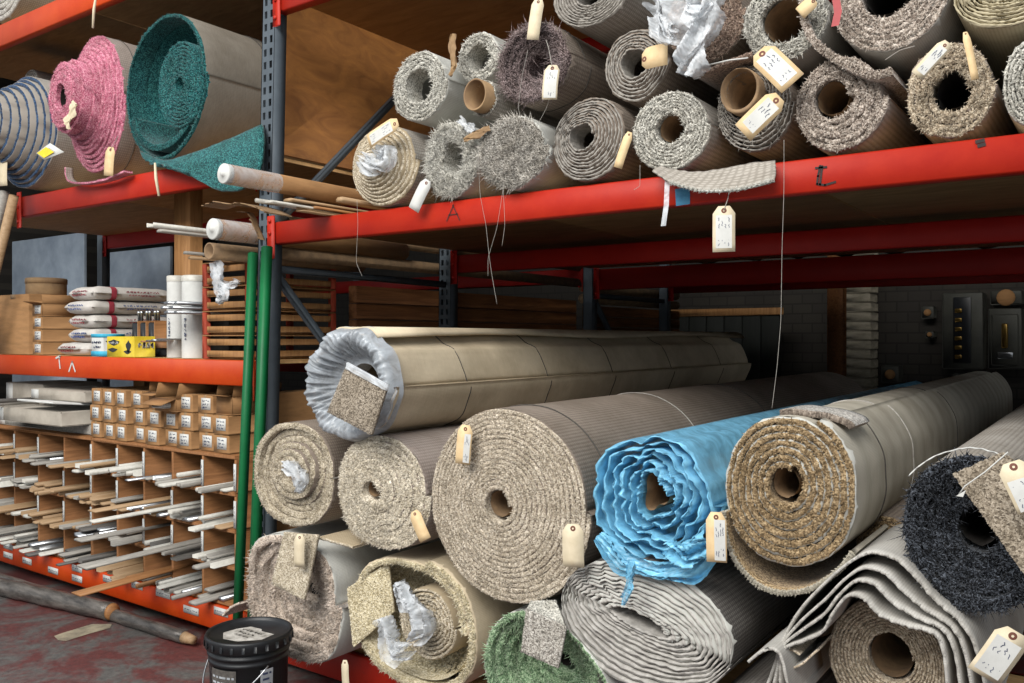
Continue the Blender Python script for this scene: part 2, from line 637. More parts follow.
def sheet(path, th, y0, y1, name, mats, parent=None, yn=None, fray=0, seed=0, tufts=None, smooth=True, ycurve=None, wav=0):
    """a bent sheet: a path of (x, z) points given thickness and run back from y0 to y1; outside mats[0], inside mats[1]"""
    g = np.random.default_rng(seed)
    P = np.asarray(path, float)
    # resample smooth (Catmull-Rom)
    Q = []
    for i in range(len(P)-1):
        p0, p1, p2, p3 = P[max(i-1, 0)], P[i], P[i+1], P[min(i+2, len(P)-1)]
        for q in np.linspace(0, 1, 8, endpoint=False):
            Q.append(.5*((2*p1)+(-p0+p2)*q+(2*p0-5*p1+4*p2-p3)*q*q+(-p0+3*p1-3*p2+p3)*q**3))
    Q.append(P[-1])
    Q = np.array(Q)
    d = np.gradient(Q, axis=0)
    d /= np.linalg.norm(d, axis=1)[:, None]+1e-9
    nrm = np.stack([-d[:, 1], d[:, 0]], 1)
    O = Q + nrm*th/2
    I = Q - nrm*th/2
    ys = np.concatenate(([0, .012], np.linspace(.03, 1, (yn or 5))))
    n = len(Q)
    arc = np.concatenate(([0], np.cumsum(np.linalg.norm(np.diff(Q, axis=0), axis=1))))
    V = []
    UV = []
    fr = g.normal(0, fray, n) if fray else np.zeros(n)
    for side in (O, I):
        for j, q in enumerate(ys):
            y = y0 + (y1-y0)*q + (fr if j == 0 else 0) + (ycurve(arc)*(1-q) if ycurve else 0)
            y = np.broadcast_to(y, (n,))
            wz = wav*np.sin(arc*30+q*7)*(q > 0)
            V.append(np.stack([side[:, 0], y, side[:, 1]+wz], 1))
            UV.append(np.stack([arc, y], 1))
    k = len(ys)
    f = []
    m = []
    for sd in (0, 1):
        b = sd*k*n
        for j in range(k-1):
            for i in range(n-1):
                q = (b+j*n+i, b+j*n+i+1, b+(j+1)*n+i+1, b+(j+1)*n+i)
                f.append(q if sd else q[::-1])
                m.append(sd)
    B = k*n
    for i in range(n-1):
        f.append((i, i+1, B+i+1, B+i))
        m.append(1)
        e = (k-1)*n
        f.append((e+i, B+e+i, B+e+i+1, e+i+1))
        m.append(1)
    for i in (0, n-1):
        for j in range(k-1):
            f.append((j*n+i, B+j*n+i, B+(j+1)*n+i, (j+1)*n+i))
            m.append(1)
    mb = MB()
    mb.add(np.concatenate(V), f, m)
    nuv = [np.concatenate(UV)]
    if tufts:
        N, tl, tw = tufts
        ii = g.integers(0, n-1, N)
        a = g.uniform(0, 1, N)
        base = I[ii]*a[:, None] + O[ii]*(1-a[:, None])
        yb = np.full(N, y0)
        a0 = g.uniform(0, 6.28, N)
        T = np.zeros((N, 4, 3))
        for q in range(3):
            aa = a0+q*2*PI/3
            T[:, q] = np.stack([base[:, 0]+tw*np.cos(aa), yb+.003, base[:, 1]+tw*np.sin(aa)], 1)
        T[:, 3] = np.stack([base[:, 0]+g.normal(0, tl*.4, N), yb-tl*g.uniform(.4, 1.2, N), base[:, 1]+g.normal(0, tl*.4, N)], 1)
        tf = []
        for q in np.arange(N)*4:
            tf += [(q, q+1, q+3), (q+1, q+2, q+3), (q+2, q, q+3)]
        mb.add(T, tf, 1)
        nuv.append(np.zeros((N*4, 2)))
    return mb.build(name, mats, parent, smooth=smooth, uv=np.concatenate(nuv))


def pxpath(pts, Y):
    return [(at(u, v, Y)[0], at(u, v, Y)[2]) for u, v in pts]


# ---- writing and tags
def scribble(mb, o, a, b, nrm, w, rows, seed, lw=.0011):
    """rows of handwriting on the plane o + s*a + t*b (unit vectors), lifted along nrm"""
    g = random.Random(seed)
    for (s0, s1, t, h) in rows:
        s = s0
        while s < s1:
            wl = g.uniform(.010, .024)
            pts = []
            q = s
            while q < min(s+wl, s1):
                pts.append(o + a*q + b*(t+g.uniform(-h, h)) + nrm*.0006)
                q += g.uniform(.0018, .0035)
            for p0, p1 in zip(pts, pts[1:]):
                d = p1-p0
                if np.linalg.norm(d) < 1e-6:
                    continue
                pr = np.cross(d, nrm)
                pr = pr/np.linalg.norm(pr)*lw
                mb.add([p0-pr, p0+pr, p1+pr, p1-pr], [(0, 1, 2, 3)], 0)
            s += wl+.006


def price_tag(label, u0, v0, u1, v1, wpx, Y, sticker=(.25, .95, -.42, .42), mat='manila', seed=1, tilt=.0, bend=.006, hang=None, group=None, write=True, yb=None):
    """card tag: eyelet end (u0,v0), free end (u1,v1); yb = distance plane of the free end"""
    p0 = at(u0, v0, Y)
    p1 = at(u1, v1, Y if yb is None else yb)
    w = wpx*depth(u0, Y)/F/1.0
    a = p1-p0
    L = np.linalg.norm(a)
    a = a/L
    nrm = np.array([0.28+tilt, -1.0, 0.05])
    nrm -= a*nrm.dot(a)
    nrm /= np.linalg.norm(nrm)
    b = np.cross(nrm, a)
    t = empty('price_tag', p0 + nrm*.0, label, 'tag', group)
    h = w/2
    ch = w*.24
    outline = [(0, -h+ch), (0, h-ch), (ch, h), (L, h), (L, -h), (ch, -h)]
    n = 7
    V = []
    for side in (0, 1):
        for i in range(n):
            s = L*i/(n-1)
            hw_ = h if s > ch else h-ch*(1-s/ch)
            bd = bend*math.sin(s/L*2.6)
            for t_ in (-hw_, hw_):
                V.append(p0 + a*s + b*t_ + nrm*(bd + (0.0006 if side == 0 else -.0006)))
    f = []
    for side in (0, 1):
        B = side*2*n
        for i in range(n-1):
            q = (B+2*i, B+2*i+1, B+2*i+3, B+2*i+2)
            f.append(q if side == 0 else q[::-1])
    B = 2*n
    for i in range(n-1):
        f.append((2*i, 2*i+2, B+2*i+2, B+2*i))
        f.append((2*i+1, B+2*i+1, B+2*i+3, 2*i+3))
    f.append((0, B, B+1, 1))
    f.append((2*n-2, 2*n-1, B+2*n-1, B+2*n-2))
    MB().add(V, f, 0).build('card', [mat], t)

    def surf(s, t_, lift):
        return p0 + a*s + b*t_ + nrm*(bend*math.sin(s/L*2.6)+lift)
    mb = MB()
    e = min(.10*L, w*.3)
    k = 14
    ro, ri = w*.125, w*.045
    VV = [surf(e+ro*math.cos(2*PI*i/k), ro*math.sin(2*PI*i/k), .0012) for i in range(k)] + [surf(e+ri*math.cos(2*PI*i/k), ri*math.sin(2*PI*i/k), .0016) for i in range(k)]
    mb.add(VV, [(i, (i+1) % k, k+(i+1) % k, k+i) for i in range(k)], 0)
    mb.build('eyelet', ['ring'], t)
    if sticker:
        s0, s1, t0, t1 = sticker
        m = 5
        VV = []
        for i in range(m):
            s = L*(s0+(s1-s0)*i/(m-1))
            VV += [surf(s, w*t0, .0012), surf(s, w*t1, .0012)]
        MB().add(VV, [(2*i, 2*i+1, 2*i+3, 2*i+2) for i in range(m-1)], 0).build('paper_label', ['white'], t)
        if write:
            mb = MB()
            rows = []
            nr = 4
            wd = w*(t1-t0)
            for q in range(nr):
                tc = w*t0 + wd*(.2+.2*q)
                s_a = L*(s0+(s1-s0)*(.08+.1*((q*7+seed) % 3)))
                s_b = L*(s0+(s1-s0)*(.95-.06*((q*5+seed) % 3)))
                rows.append((s_a, s_b, tc, wd*.05))
            scribble(mb, p0 + nrm*(bend*.8+.0014), a, b, nrm, w, rows, seed, lw=max(.0007, w*.011))
            if mb.n:
                mb.build('handwriting', ['ink'], t)
    # string
    if hang:
        q0 = at(hang[0], hang[1], Y+.02)
        e0 = surf(e, 0, .002)
        mid = (q0+e0)/2 + np.array([.006, -.004, -.004])
        MB().tube([q0, (q0+mid)/2+np.array([.002, 0, 0]), mid, (mid+e0)/2, e0], .0013, 5).build('string', ['string'], t, smooth=True)
    return t


def crumple(name, pts, Y, w, parent, mat='film', seed=1, depth_amp=.04, nu=40, nv=24, label=None, cat=None, fold=1.0):
    """a crumpled plastic sheet following image-measured points at distance plane Y; w = half width in metres along the path"""
    g = np.random.default_rng(seed)
    nu, nv = int(nu*1.6), int(nv*1.5)
    P = np.array([at(u, v, Y) for u, v in pts])
    tt = np.linspace(0, len(P)-1, nu)
    ctr = np.stack([np.interp(tt, range(len(P)), P[:, k]) for k in range(3)], 1)
    ww = np.interp(tt, np.linspace(0, len(P)-1, len(w)), w) if not np.isscalar(w) else np.full(nu, w)
    d = np.gradient(ctr, axis=0)
    d /= np.linalg.norm(d, axis=1)[:, None]+1e-9
    b = np.cross(d, np.array([0, 1.0, 0]))
    b /= np.linalg.norm(b, axis=1)[:, None]+1e-9
    V = np.zeros((nu, nv, 3))
    ph = g.uniform(0, 6.28, 12)
    for j in range(nv):
        q = j/(nv-1)*2-1
        a = tt/ (len(P)-1)
        fo = sum(np.abs(np.sin((3+2*k)*a*2+(4+3*k)*q*fold+ph[k]))*(.6**k) for k in range(3))
        V[:, j] = ctr + b*(ww*q*(1+.15*np.sin(9*a+ph[7])))[:, None] + np.array([0, -1.0, 0])*(fo*depth_amp-depth_amp)[:, None] + g.normal(0, depth_amp*.035, (nu, 3))
        V[:, j] += (b*(.25*ww*np.sin(a*11+q*4+ph[8]))[:, None])
    f = [(i*nv+j, (i+1)*nv+j, (i+1)*nv+j+1, i*nv+j+1) for i in range(nu-1) for j in range(nv-1)]
    o = MB().add(V, f, 0).build(name, [mat], parent, smooth=True)
    return o


def thread(pts, Y, parent, r=.0012, mat='string', name='loose_thread'):
    P = np.array([at(u, v, Y) for u, v in pts])
    n = 6*(len(P)-1)+1
    tt = np.linspace(0, len(P)-1, n)
    ctr = np.stack([np.interp(tt, range(len(P)), P[:, k]) for k in range(3)], 1)
    ctr[1:-1] = (ctr[:-2]+2*ctr[1:-1]+ctr[2:])/4
    return MB().tube(ctr, r, 5).build(name, [mat], parent, smooth=True)


# ================================================================== SETTING
def floor_mat():
    m, n, l, b = newmat('worn_painted_concrete')
    co = texco(n, l)
    f = noise(n, l, co, 2.6, 8, .7, .4)
    k = ramp(n, l, f, [(.44, (0, 0, 0, 1)), (.56, (1, 1, 1, 1))])
    f2 = noise(n, l, co, 30, 6, .7)
    redc = ramp(n, l, f2, [(.3, '#3e1c1a'), (.7, '#5c2a26')])
    gry = ramp(n, l, f2, [(.3, '#3c3937'), (.7, '#5a5652')])
    l.new(mixc(n, l, k, redc, gry), b.inputs['Base Color'])
    b.inputs['Roughness'].default_value = .55
    bump(n, l, b, f2, .25, .004)
    return m


def wall_mat():
    m, n, l, b = newmat('dark_block_wall')
    co = texco(n, l, (1, 1, 1))
    t = n.new('ShaderNodeTexBrick')
    mp = n.new('ShaderNodeMapping')
    mp.inputs['Rotation'].default_value = (PI/2, 0, 0)
    l.new(co, mp.inputs[0])
    l.new(mp.outputs[0], t.inputs[0])
    t.inputs['Scale'].default_value = 2.5
    t.inputs['Color1'].default_value = lin('#2e2a26')
    t.inputs['Color2'].default_value = lin('#34302a')
    t.inputs['Mortar'].default_value = lin('#24211d')
    l.new(t.outputs[0], b.inputs['Base Color'])
    b.inputs['Roughness'].default_value = .9
    return m


M['floor'] = floor_mat()
M['wallm'] = wall_mat()
M['ceil'] = m_plain('dark_ceiling_boards', '#2c2825', '#3a3531', 4, .9)
M['pillar'] = m_plain('whitewashed_brick', '#7a7464', '#989080', 9, .9, 0, .5, (1, 1, 3))

M['bounce_floor'] = m_plain('pale_bounce_floor', '#a8a49c', '#c0bcb4', 3, .9)
MB().box((-16, -24, -.1), (16, -3.4, 0)).build('floor', ['bounce_floor'], kind='structure')  # unseen pale floor behind the camera, added to bounce light under the shelves
mb = MB().box((-9, -3.4, -.1), (9, 6.4, 0))
fl = mb.build('floor', ['floor'], kind='structure')
M['fadedpaint'] = m_plain('faded_cream_paint', '#6a6154', '#a0957e', 9, .7, 0, .1)
d_ = lambda u, v: CAM + ray(u, v)*(-1.548/ray(u, v)[2])
P = [d_(54, 636), d_(62, 633), d_(92, 624), d_(112, 624), (d_(110, 628)), d_(88, 634), d_(66, 641), d_(58, 640)]
MB().add(P, [tuple(range(8))[::-1]], 0).build('painted_mark', ['fadedpaint'], fl)
MB().box((-9, 6.2, 0), (9, 6.4, 5.2)).build('wall_back', ['wallm'], kind='structure')
MB().box((-9.2, -1.0, 0), (-9, 6.4, 5.2)).build('wall_left', ['wallm'], kind='structure')
MB().box((9, -1.0, 0), (9.2, 6.4, 5.2)).build('wall_right', ['wallm'], kind='structure')
MB().box((-9.2, -.2, 5.2), (9.2, 6.4, 5.3)).build('ceiling', ['ceil'], kind='structure')

# white-washed pillar and timber post at the back, on the right
pl = at(846, 350, 5.9)
pr = at(871, 350, 5.9)
mb = MB()
zz = 0
g = random.Random(3)
while zz < 5.1:
    o = g.uniform(-.006, .006)
    mb.box((pl[0]-.05+o, 5.9, zz), (pr[0]+o, 6.19, zz+.085), 0, .008)
    zz += .09
mb.build('trim_1', ['pillar'], kind='structure')

# ================================================================== RACKS
rack = empty('pallet_rack', (0, 0, 0), 'orange-red beamed pallet rack in front, holding all the carpet rolls', 'rack', None)
back = empty('pallet_rack', (0, 3.1, 0), 'dim rear pallet rack standing in the dark behind the front rack', 'rack', None)


def upright(parent, X, Y, zt, lean=.0, holes=True, w=.085, d=.07, name='upright'):
    mb = MB()
    hw_ = w/2
    pit = .06
    cols = (-.018, .018)
    sx = lambda z: lean*(z-1.4)
    n = int(zt/pit)
    Yf = Y - d/2
    if holes:
        for i in range(n):
            z0 = i*pit
            z1 = z0+pit
            xs = [-hw_, -.030, -.011, .011, .030, hw_]
            zs = [z0, z0+.012, z0+.046, z1]
            for a in range(5):
                for bq in range(3):
                    if a in (1, 3) and bq == 1:
                        continue
                    P = []
                    for (q, zz_) in ((xs[a], zs[bq]), (xs[a+1], zs[bq]), (xs[a+1], zs[bq+1]), (xs[a], zs[bq+1])):
                        # slots lean outward toward their tops
                        k = 0
                        P.append((X+q+sx(zz_), Yf, zz_))
                    mb.add(P, [(0, 1, 2, 3)], 0)
            # slot walls
            for (a, bq) in ((-.030, -.011), (.011, .030)):
                c_ = [(X+a+sx(zs[1]), zs[1]), (X+bq+sx(zs[1]), zs[1]), (X+bq+sx(zs[2]), zs[2]), (X+a+sx(zs[2]), zs[2])]
                P = [(x, Yf, z) for x, z in c_]+[(x, Yf+.004, z) for x, z in c_]
                mb.add(P, [(k, (k+1) % 4, 4+(k+1) % 4, 4+k) for k in range(4)], 0)
        H = n*pit
    else:
        H = zt
        P = [(X+sx(0)-hw_, Yf, 0), (X+sx(0)+hw_, Yf, 0), (X+sx(H)+hw_, Yf, H), (X+sx(H)-hw_, Yf, H)]
        mb.add(P, [(0, 1, 2, 3)], 0)
    for sd in (-1, 1):
        x0 = X+sd*hw_
        for (ya, yb) in ((Yf, Y+d/2),):
            t_ = .004*sd
            P = [(x0+sx(0), ya, 0), (x0+sx(0), yb, 0), (x0+sx(H), yb, H), (x0+sx(H), ya, H)]
            P2 = [(x-t_, y, z) for x, y, z in P]
            mb.add(P+P2, [(0, 1, 2, 3), (7, 6, 5, 4), (1, 5, 6, 2), (0, 3, 7, 4), (3, 2, 6, 7)], 0)
            # rear lip
            P = [(x0+sx(0), yb, 0), (x0+sx(0)-sd*.02, yb, 0), (x0+sx(H)-sd*.02, yb, H), (x0+sx(H), yb, H)]
            mb.add(P, [(0, 1, 2, 3)], 0)
    mb.box((X-hw_-.02+sx(0), Y-d/2-.02, 0), (X+hw_+.02+sx(0), Y+d/2+.02, .012))
    return mb.build(name, ['steel'], parent)


def beam(parent, x0, x1, Y, z0, z1, mat='red', plate=True, dpt=.05):
    mb = MB()
    ya, yb = Y-dpt/2, Y+dpt/2
    st = min(.035, (z1-z0)*.3)
    # step section
    prof = [(ya, z0), (yb, z0), (yb, z1-st), (yb-.018, z1-st), (yb-.018, z1), (ya, z1)]
    k = len(prof)
    bv = .006
    prof = [(ya+bv, z0), (yb, z0), (yb, z1-st), (yb-.018, z1-st), (yb-.018, z1), (ya+bv, z1), (ya, z1-bv), (ya, z0+bv)]
    k = len(prof)
    V = [(x0, y, z) for y, z in prof]+[(x1, y, z) for y, z in prof]
    f = [(i, (i+1) % k, k+(i+1) % k, k+i) for i in range(k)]+[tuple(range(k))[::-1], tuple(range(k, 2*k))]
    mb.add(V, f, 0)
    o = mb.build('beam', [mat], parent)
    if plate:
        for x in (x0, x1):
            m2 = MB()
            s = 1 if x == x0 else -1
            m2.box((min(x, x+s*.006)-.03*(s < 0)*0, ya-.012, z0-.07), (max(x, x+s*.05), ya-.002, z1+.03), 0, .003)
            for q in (z0-.03, (z0+z1)/2, z1+.005):
                m2.lathe([(.0, -.012), (.009, -.012), (.009, 0)], (x+s*.025, ya-.008, q), 10, 0, 'y')
            m2.build('connector', [mat], o)
    return o


D1 = 1.37
for (Y) in (0, D1):
    upright(rack, .012 if Y == 0 else 0, Y, 4.6, .030 if Y == 0 else .012, holes=True, w=.092)
    upright(rack, -3.9, Y, 4.6, 0, holes=False)
    upright(rack, 3.75, Y, 4.6, 0, holes=False)
for Y in (3.1, 4.44):
    for X in (0, 3.75, -3.9):
        upright(back, X, Y, 4.6, 0, holes=False)
ZS = (1.995, 2.100)         # right bay shelf beam
b_main = beam(rack, .05, 3.70, 0, ZS[0], ZS[1], 'red')
beam(rack, .05, 3.70, D1, 1.945, 2.05, 'red_shaded')
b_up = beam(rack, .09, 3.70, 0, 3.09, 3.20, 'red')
beam(rack, .09, 3.70, D1, 3.09, 3.20, 'red_shaded')
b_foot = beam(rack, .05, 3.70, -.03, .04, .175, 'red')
beam(rack, .05, 3.70, D1, .05, .175, 'red_shaded', False)
# left bay
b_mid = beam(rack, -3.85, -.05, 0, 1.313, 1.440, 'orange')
beam(rack, -3.85, -.05, D1, 1.313, 1.440, 'red_shaded')
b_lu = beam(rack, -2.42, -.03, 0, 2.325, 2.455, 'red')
beam(rack, -3.85, -.03, D1, 2.325, 2.455, 'red_shaded')
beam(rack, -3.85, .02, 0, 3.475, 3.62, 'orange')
beam(rack, -3.85, .02, D1, 3.475, 3.62, 'red_shaded')
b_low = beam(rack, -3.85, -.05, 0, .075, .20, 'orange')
beam(rack, -3.85, -.05, D1, .075, .20, 'red_shaded', False)
for (x0, x1, z) in ((.05, 3.70, 2.075), (-2.9, .02, 3.565)):
    pass
beam(back, .05, 3.70, 3.1, 1.92, 2.078, 'red_shaded')
beam(back, .05, 3.70, 4.44, 1.95, 2.05, 'red_shaded')
beam(back, -3.85, -.05, 3.1, 1.98, 2.09, 'red_shaded')
beam(back, -3.85, -.05, 3.1, .05, .175, 'red_shaded')
beam(back, .05, 3.7, 3.1, .05, .175, 'red_shaded')


def decks(parent, x0, x1, z, y0, y1, n, mat='ply', name='deck_board'):
    w = (x1-x0)/n
    for i in range(n):
        MB().box((x0+i*w+.003, y0, z), (x0+(i+1)*w-.003, y1, z+.018), 0, .002).build(name, [mat], parent)


decks(rack, .06, 3.69, 2.081, -.02, 3.0, 3)
decks(rack, .1, 3.69, 3.18, -.02, D1+.4, 3)
decks(rack, -3.83, -.06, 1.421, .012, D1, 2)
decks(rack, -3.83, -.06, 2.437, .012, D1, 2)
decks(rack, -3.83, -.0, 3.60, .012, D1, 2)
decks(rack, .06, 3.69, .157, .012, D1, 3)
decks(rack, -3.83, -.06, .183, .012, D1, 2)
decks(back, .06, 3.69, 2.05, 3.12, 4.44, 3)
decks(back, .06, 3.69, .157, 3.12, 4.44, 3)
decks(back, -3.83, -.06, 2.072, 3.12, 4.44, 2)


def brace(parent, p0, p1, w=.035):
    mb = MB()
    p0, p1 = np.array(p0, float), np.array(p1, float)
    d = (p1-p0)/np.linalg.norm(p1-p0)
    b_ = np.cross(d, [1, 0, 0])
    for (o, hx, hb) in ((np.array([.012, 0, 0]), .004, w/2), (np.array([-.0, 0, 0])+b_*(w/2-.003), .016, .003), (np.array([-.0, 0, 0])-b_*(w/2-.003), .016, .003)):
        V = []
        for p in (p0, p1):
            for (i, j) in ((-1, -1), (1, -1), (1, 1), (-1, 1)):
                V.append(p+o+np.array([hx*i, 0, 0])+b_*hb*j)
        mb.add(V, [(0, 1, 5, 4), (1, 2, 6, 5), (2, 3, 7, 6), (3, 0, 4, 7), (0, 3, 2, 1), (4, 5, 6, 7)], 0)
    return mb.build('brace', ['steel'], parent)


brace(rack, (0.02, .03, 1.885), (0.0, D1-.03, 1.875))
brace(rack, (0.02, .03, 1.87), (0.0, D1-.03, .50))
brace(rack, (0.03, .03, 2.10), (0.02, D1-.03, 3.34))
brace(rack, (0.0, .03, .40), (0.0, D1-.03, .40))
brace(back, (0, 3.13, 1.88), (0, 4.41, .6))
brace(back, (0, 3.13, 1.88), (0, 4.41, 1.88))

# marks on the long front beam
mb = MB()
p = at(681, 195, -.026)
for i in range(1):
    a = [at(675, 189, -.0275), at(690, 187, -.0275), at(690, 204, -.0275), at(676, 206, -.0275)]
    mb.add(a, [(3, 2, 1, 0)], 0)
M['bluepaint'] = m_plain('blue_paint', '#2a6a8e', '#3a7ea0', 40, .6)
M['blackpaint'] = m_plain('black_marker', '#1a1412', '#2a1c1a', 60, .7)
mb.build('paint_patch', ['bluepaint'], b_main)


def strokes(mb, pts_list, Y, w):
    for pts in pts_list:
        P = [at(u, v, Y) for u, v in pts]
        for p0, p1 in zip(P, P[1:]):
            d = p1-p0
            q = np.array([-d[2], 0, d[0]])
            q = q/np.linalg.norm(q)*w
            mb.add([p0-q-d*.1, p0+q-d*.1, p1+q+d*.1, p1-q+d*.1], [(0, 1, 2, 3)], 0)


mb = MB()
strokes(mb, [[(820, 166), (818, 176), (817, 184), (825, 185), (835, 182)], [(822, 167), (820, 184)], [(816, 168), (826, 167)]], -.0275, .0032)
strokes(mb, [[(976, 142), (984, 140)], [(978, 146), (985, 144)]], -.0275, .005)
strokes(mb, [[(447, 220), (453, 206), (459, 219)], [(449, 215), (457, 214)]], -.0275, .002)
mb.build('marker_scrawl', ['blackpaint'], b_main)
# white stock labels on the bottom-left beam and one triangle on the middle beam
for (u, v, w, h) in ((8, 547, 9, 8), (8, 556, 9, 8), (27, 562, 9, 9), (53, 571, 10, 8), (77, 569, 10, 8), (77, 579, 10, 8), (109, 580, 12, 9), (137, 586, 11, 9), (163, 594, 14, 9), (191, 611, 15, 11), (221, 612, 14, 9)):
    a = at(u-w/2, v-h*.34, -.0275)
    b_ = at(u+w/2, v+h*.34, -.0275)
    sl = .0
    mb = MB()
    z0, z1 = a[2]+.014, a[2]-.024
    mb.box((a[0], -.0285, z1), (b_[0], -.0262, z0), 0)
    o = mb.build('paper_label', ['white'], b_low)
    mb = MB()
    for q in range(1):
        scribble(mb, np.array([a[0], -.0285, (z0+z1)/2]), np.array([1.0, 0, 0]), np.array([0, 0, 1.0]), np.array([0, -1.0, 0]), .05, [(.008, b_[0]-a[0]-.01, 0, .004)], u, .0014)
    if mb.n:
        mb.build('handwriting', ['ink'], o)
for st_ in ([[(69, 371), (72, 362), (75, 371)]], [[(56, 358), (60, 356), (59, 359), (60, 368)]]):
    mb = MB()
    strokes(mb, st_, -.0275, .006)
    mb.build('sticker_scrap', ['white'], b_mid)

# two loose green posts in front of the grey upright
for i, (u0, v0, u1, v1, lab) in enumerate(((253, 253, 238.5, 600, 'slim green steel post leaning on the rack, the one further left'), (267, 247, 253.5, 600, 'green steel post standing right against the grey slotted upright'))):
    Yp = -.085
    a = at(u0, v0, Yp)
    b_ = at(u1, v1, Yp)
    dxz = (a-b_)/(a[2]-b_[2])
    bot = b_ - dxz*b_[2]
    t = empty('green_post', (bot[0], Yp, 0), lab, 'post')
    w = .015 if i == 0 else .019
    for nm, off, hx, hy in (('body', 0, w, .018), ('end_plate', 0, w-.003, .014)):
        V = []
        for p_ in ((bot, a) if nm == 'body' else (a+(a-bot)*.00005, a+(a-bot)*.002)):
            for (q, r_) in ((-1, -1), (1, -1), (1, 1), (-1, 1)):
                V.append((p_[0]+off+hx*q, Yp+hy*r_, p_[2]))
        MB().add(V, [(0, 1, 5, 4), (1, 2, 6, 5), (2, 3, 7, 6), (3, 0, 4, 7), (0, 3, 2, 1), (4, 5, 6, 7)], 0).build(nm, ['green'], t)

# plywood sheet standing on edge between the two upper bays
t = MB().box((-.085, .06, 2.47), (-.065, 1.33, 3.46), 0, .002).build('plywood_sheet', ['plyside'])
tag(t, 'tall golden-brown plywood sheet standing behind the grey upright, upper bay', 'plywood')

# dark room behind: timber post, boards, electrical boxes
t = MB().box((at(827, 340, 5.0)[0], 5.0, 0), (at(843, 340, 5.0)[0], 5.12, 2.9), 0, .004)
o = t.build('timber_post', ['plank'])
tag(o, 'reddish timber post standing in the dark beside the whitewashed brick pillar', 'post')
M['dkpanel'] = m_plain('dark_green_board', '#181b18', '#20231f', 3, .8, 0, .1, (8, 1, .4))
x0, x1 = at(672, 350, 5.6)[0], at(780, 350, 5.6)[0]
z1 = at(700, 316, 5.6)[2]
t = empty('board_partition', ((x0+x1)/2, 5.6, 0), 'dark boarded partition with a pale top rail, far back wall', 'partition')
for i in range(6):
    w = (x1-x0)/6
    MB().box((x0+i*w+.004, 5.6, 0), (x0+(i+1)*w-.004, 5.63, z1), 0, .004).build('board', ['dkpanel'], t)
MB().box((x0-.02, 5.57, z1), (x1+.02, 5.65, z1+.07), 0, .005).build('top_rail', ['wood'], t)
M['panelgrey'] = m_plain('dull_grey_enclosure', '#3a3a36', '#46463f', 6, .6, .2)
M['brass'] = m_plain('brass', '#7a6034', '#94783e', 10, .35, .8)


def ebox(label, u0, v0, u1, v1, Y, d, kind):
    a, b_ = at(u0, v1, Y), at(u1, v0, Y)
    d = 6.199-Y
    t = empty('electrical_box', ((a[0]+b_[0])/2, Y, a[2]), label, 'electrical box')
    MB().box((a[0], Y, a[2]), (b_[0], Y+d, b_[2]), 0, .01).build('case', ['panelgrey'], t)
    w, h = b_[0]-a[0], b_[2]-a[2]
    if kind == 'tall':
        MB().box((a[0]+w*.28, Y-.012, a[2]+h*.08), (a[0]+w*.72, Y-.001, b_[2]-h*.06), 0, .004).build('door', ['black'], t)
        for i in range(6):
            MB().box((a[0]+w*.33, Y-.03, a[2]+h*(.14+.12*i)), (a[0]+w*.5, Y-.0125, a[2]+h*(.19+.12*i)), 0, .003).build('switch', ['brass'], t)
    elif kind == 'switch':
        MB().box((a[0]+w*.1, Y-.02, a[2]+h*.06), (b_[0]-w*.1, Y-.001, b_[2]-h*.1), 0, .012).build('door', ['panelgrey'], t)
        MB().box((a[0]+w*.42, Y-.05, a[2]+h*.35), (a[0]+w*.6, Y-.021, a[2]+h*.75), 0, .006).build('lever', ['brass'], t)
        MB().box((a[0]+w*.3, Y-.03, a[2]+h*.18), (a[0]+w*.75, Y-.021, a[2]+h*.28), 0, .003).build('name_plate', ['alu'], t)
    else:
        MB().lathe([(0, -.02), (w*.25, -.02), (w*.3, 0)], ((a[0]+b_[0])/2, Y-.001, (a[2]+b_[2])/2), 16, 0, 'y').build('button', ['card'], t)


ebox('tall dull fuse box with a row of brass switches on the far back wall', 942, 292, 983, 369, 5.95, .2, 'tall')
ebox('grey switch box with a brass lever at the right edge of the back wall', 988, 308, 1022, 369, 5.95, .2, 'switch')
ebox('small square pale box high on the dark back wall', 921, 306, 934, 319, 6.05, .1, 'b')
ebox('small brownish box below another one on the back wall', 925, 331, 934, 338, 6.05, .1, 'b')
ebox('small pale outlet box low on the wall above the rolls', 951, 374, 960, 388, 5.95, .1, 'b')
ebox('grey box at the top right corner above the lever switch', 990, 290, 1022, 305, 6.0, .15, 'b')
ebox('small dark box low beside the brick pillar', 881, 366, 899, 383, 6.0, .15, 'b')

# ================================================================== CARPETS
M['p_khaki'] = m_pile('khaki_beige_pile', '#857a68', '#b4a892', '#d6ccba')
M['p_oat'] = m_pile('oatmeal_pile', '#a09684', '#cdc2ae', '#e8e0d0')
M['p_big'] = m_pile('sand_speckle_pile', '#827768', '#b8ab98', '#dcd2c2', 260)
M['p_mauve'] = m_pile('mauve_beige_pile', '#988a7e', '#c2b2a4', '#dccfc2')
M['p_cream'] = m_pile('cream_gold_pile', '#a09476', '#cabd9c', '#e8dfc6')
M['p_green'] = m_pile('sage_green_pile', '#4c6a4c', '#84a07c', '#b4c8a8')
M['p_grey'] = m_pile('grey_pile', '#6a6660', '#a29c94', '#d0ccc4')
M['p_silver'] = m_pile('silver_pile', '#7c7b74', '#b2b0a8', '#dad7ce')
M['p_dmauve'] = m_pile('dark_mauve_pile', '#3a3030', '#6e5f5e', '#a89898')
M['p_brown'] = m_pile('brown_mauve_pile', '#584840', '#8a7468', '#b4a090')
M['p_taupe'] = m_pile('taupe_pile', '#6c6058', '#a2958a', '#d2c8be')
M['p_olive'] = m_pile('olive_brown_pile', '#5e4f3a', '#90795a', '#bca684')
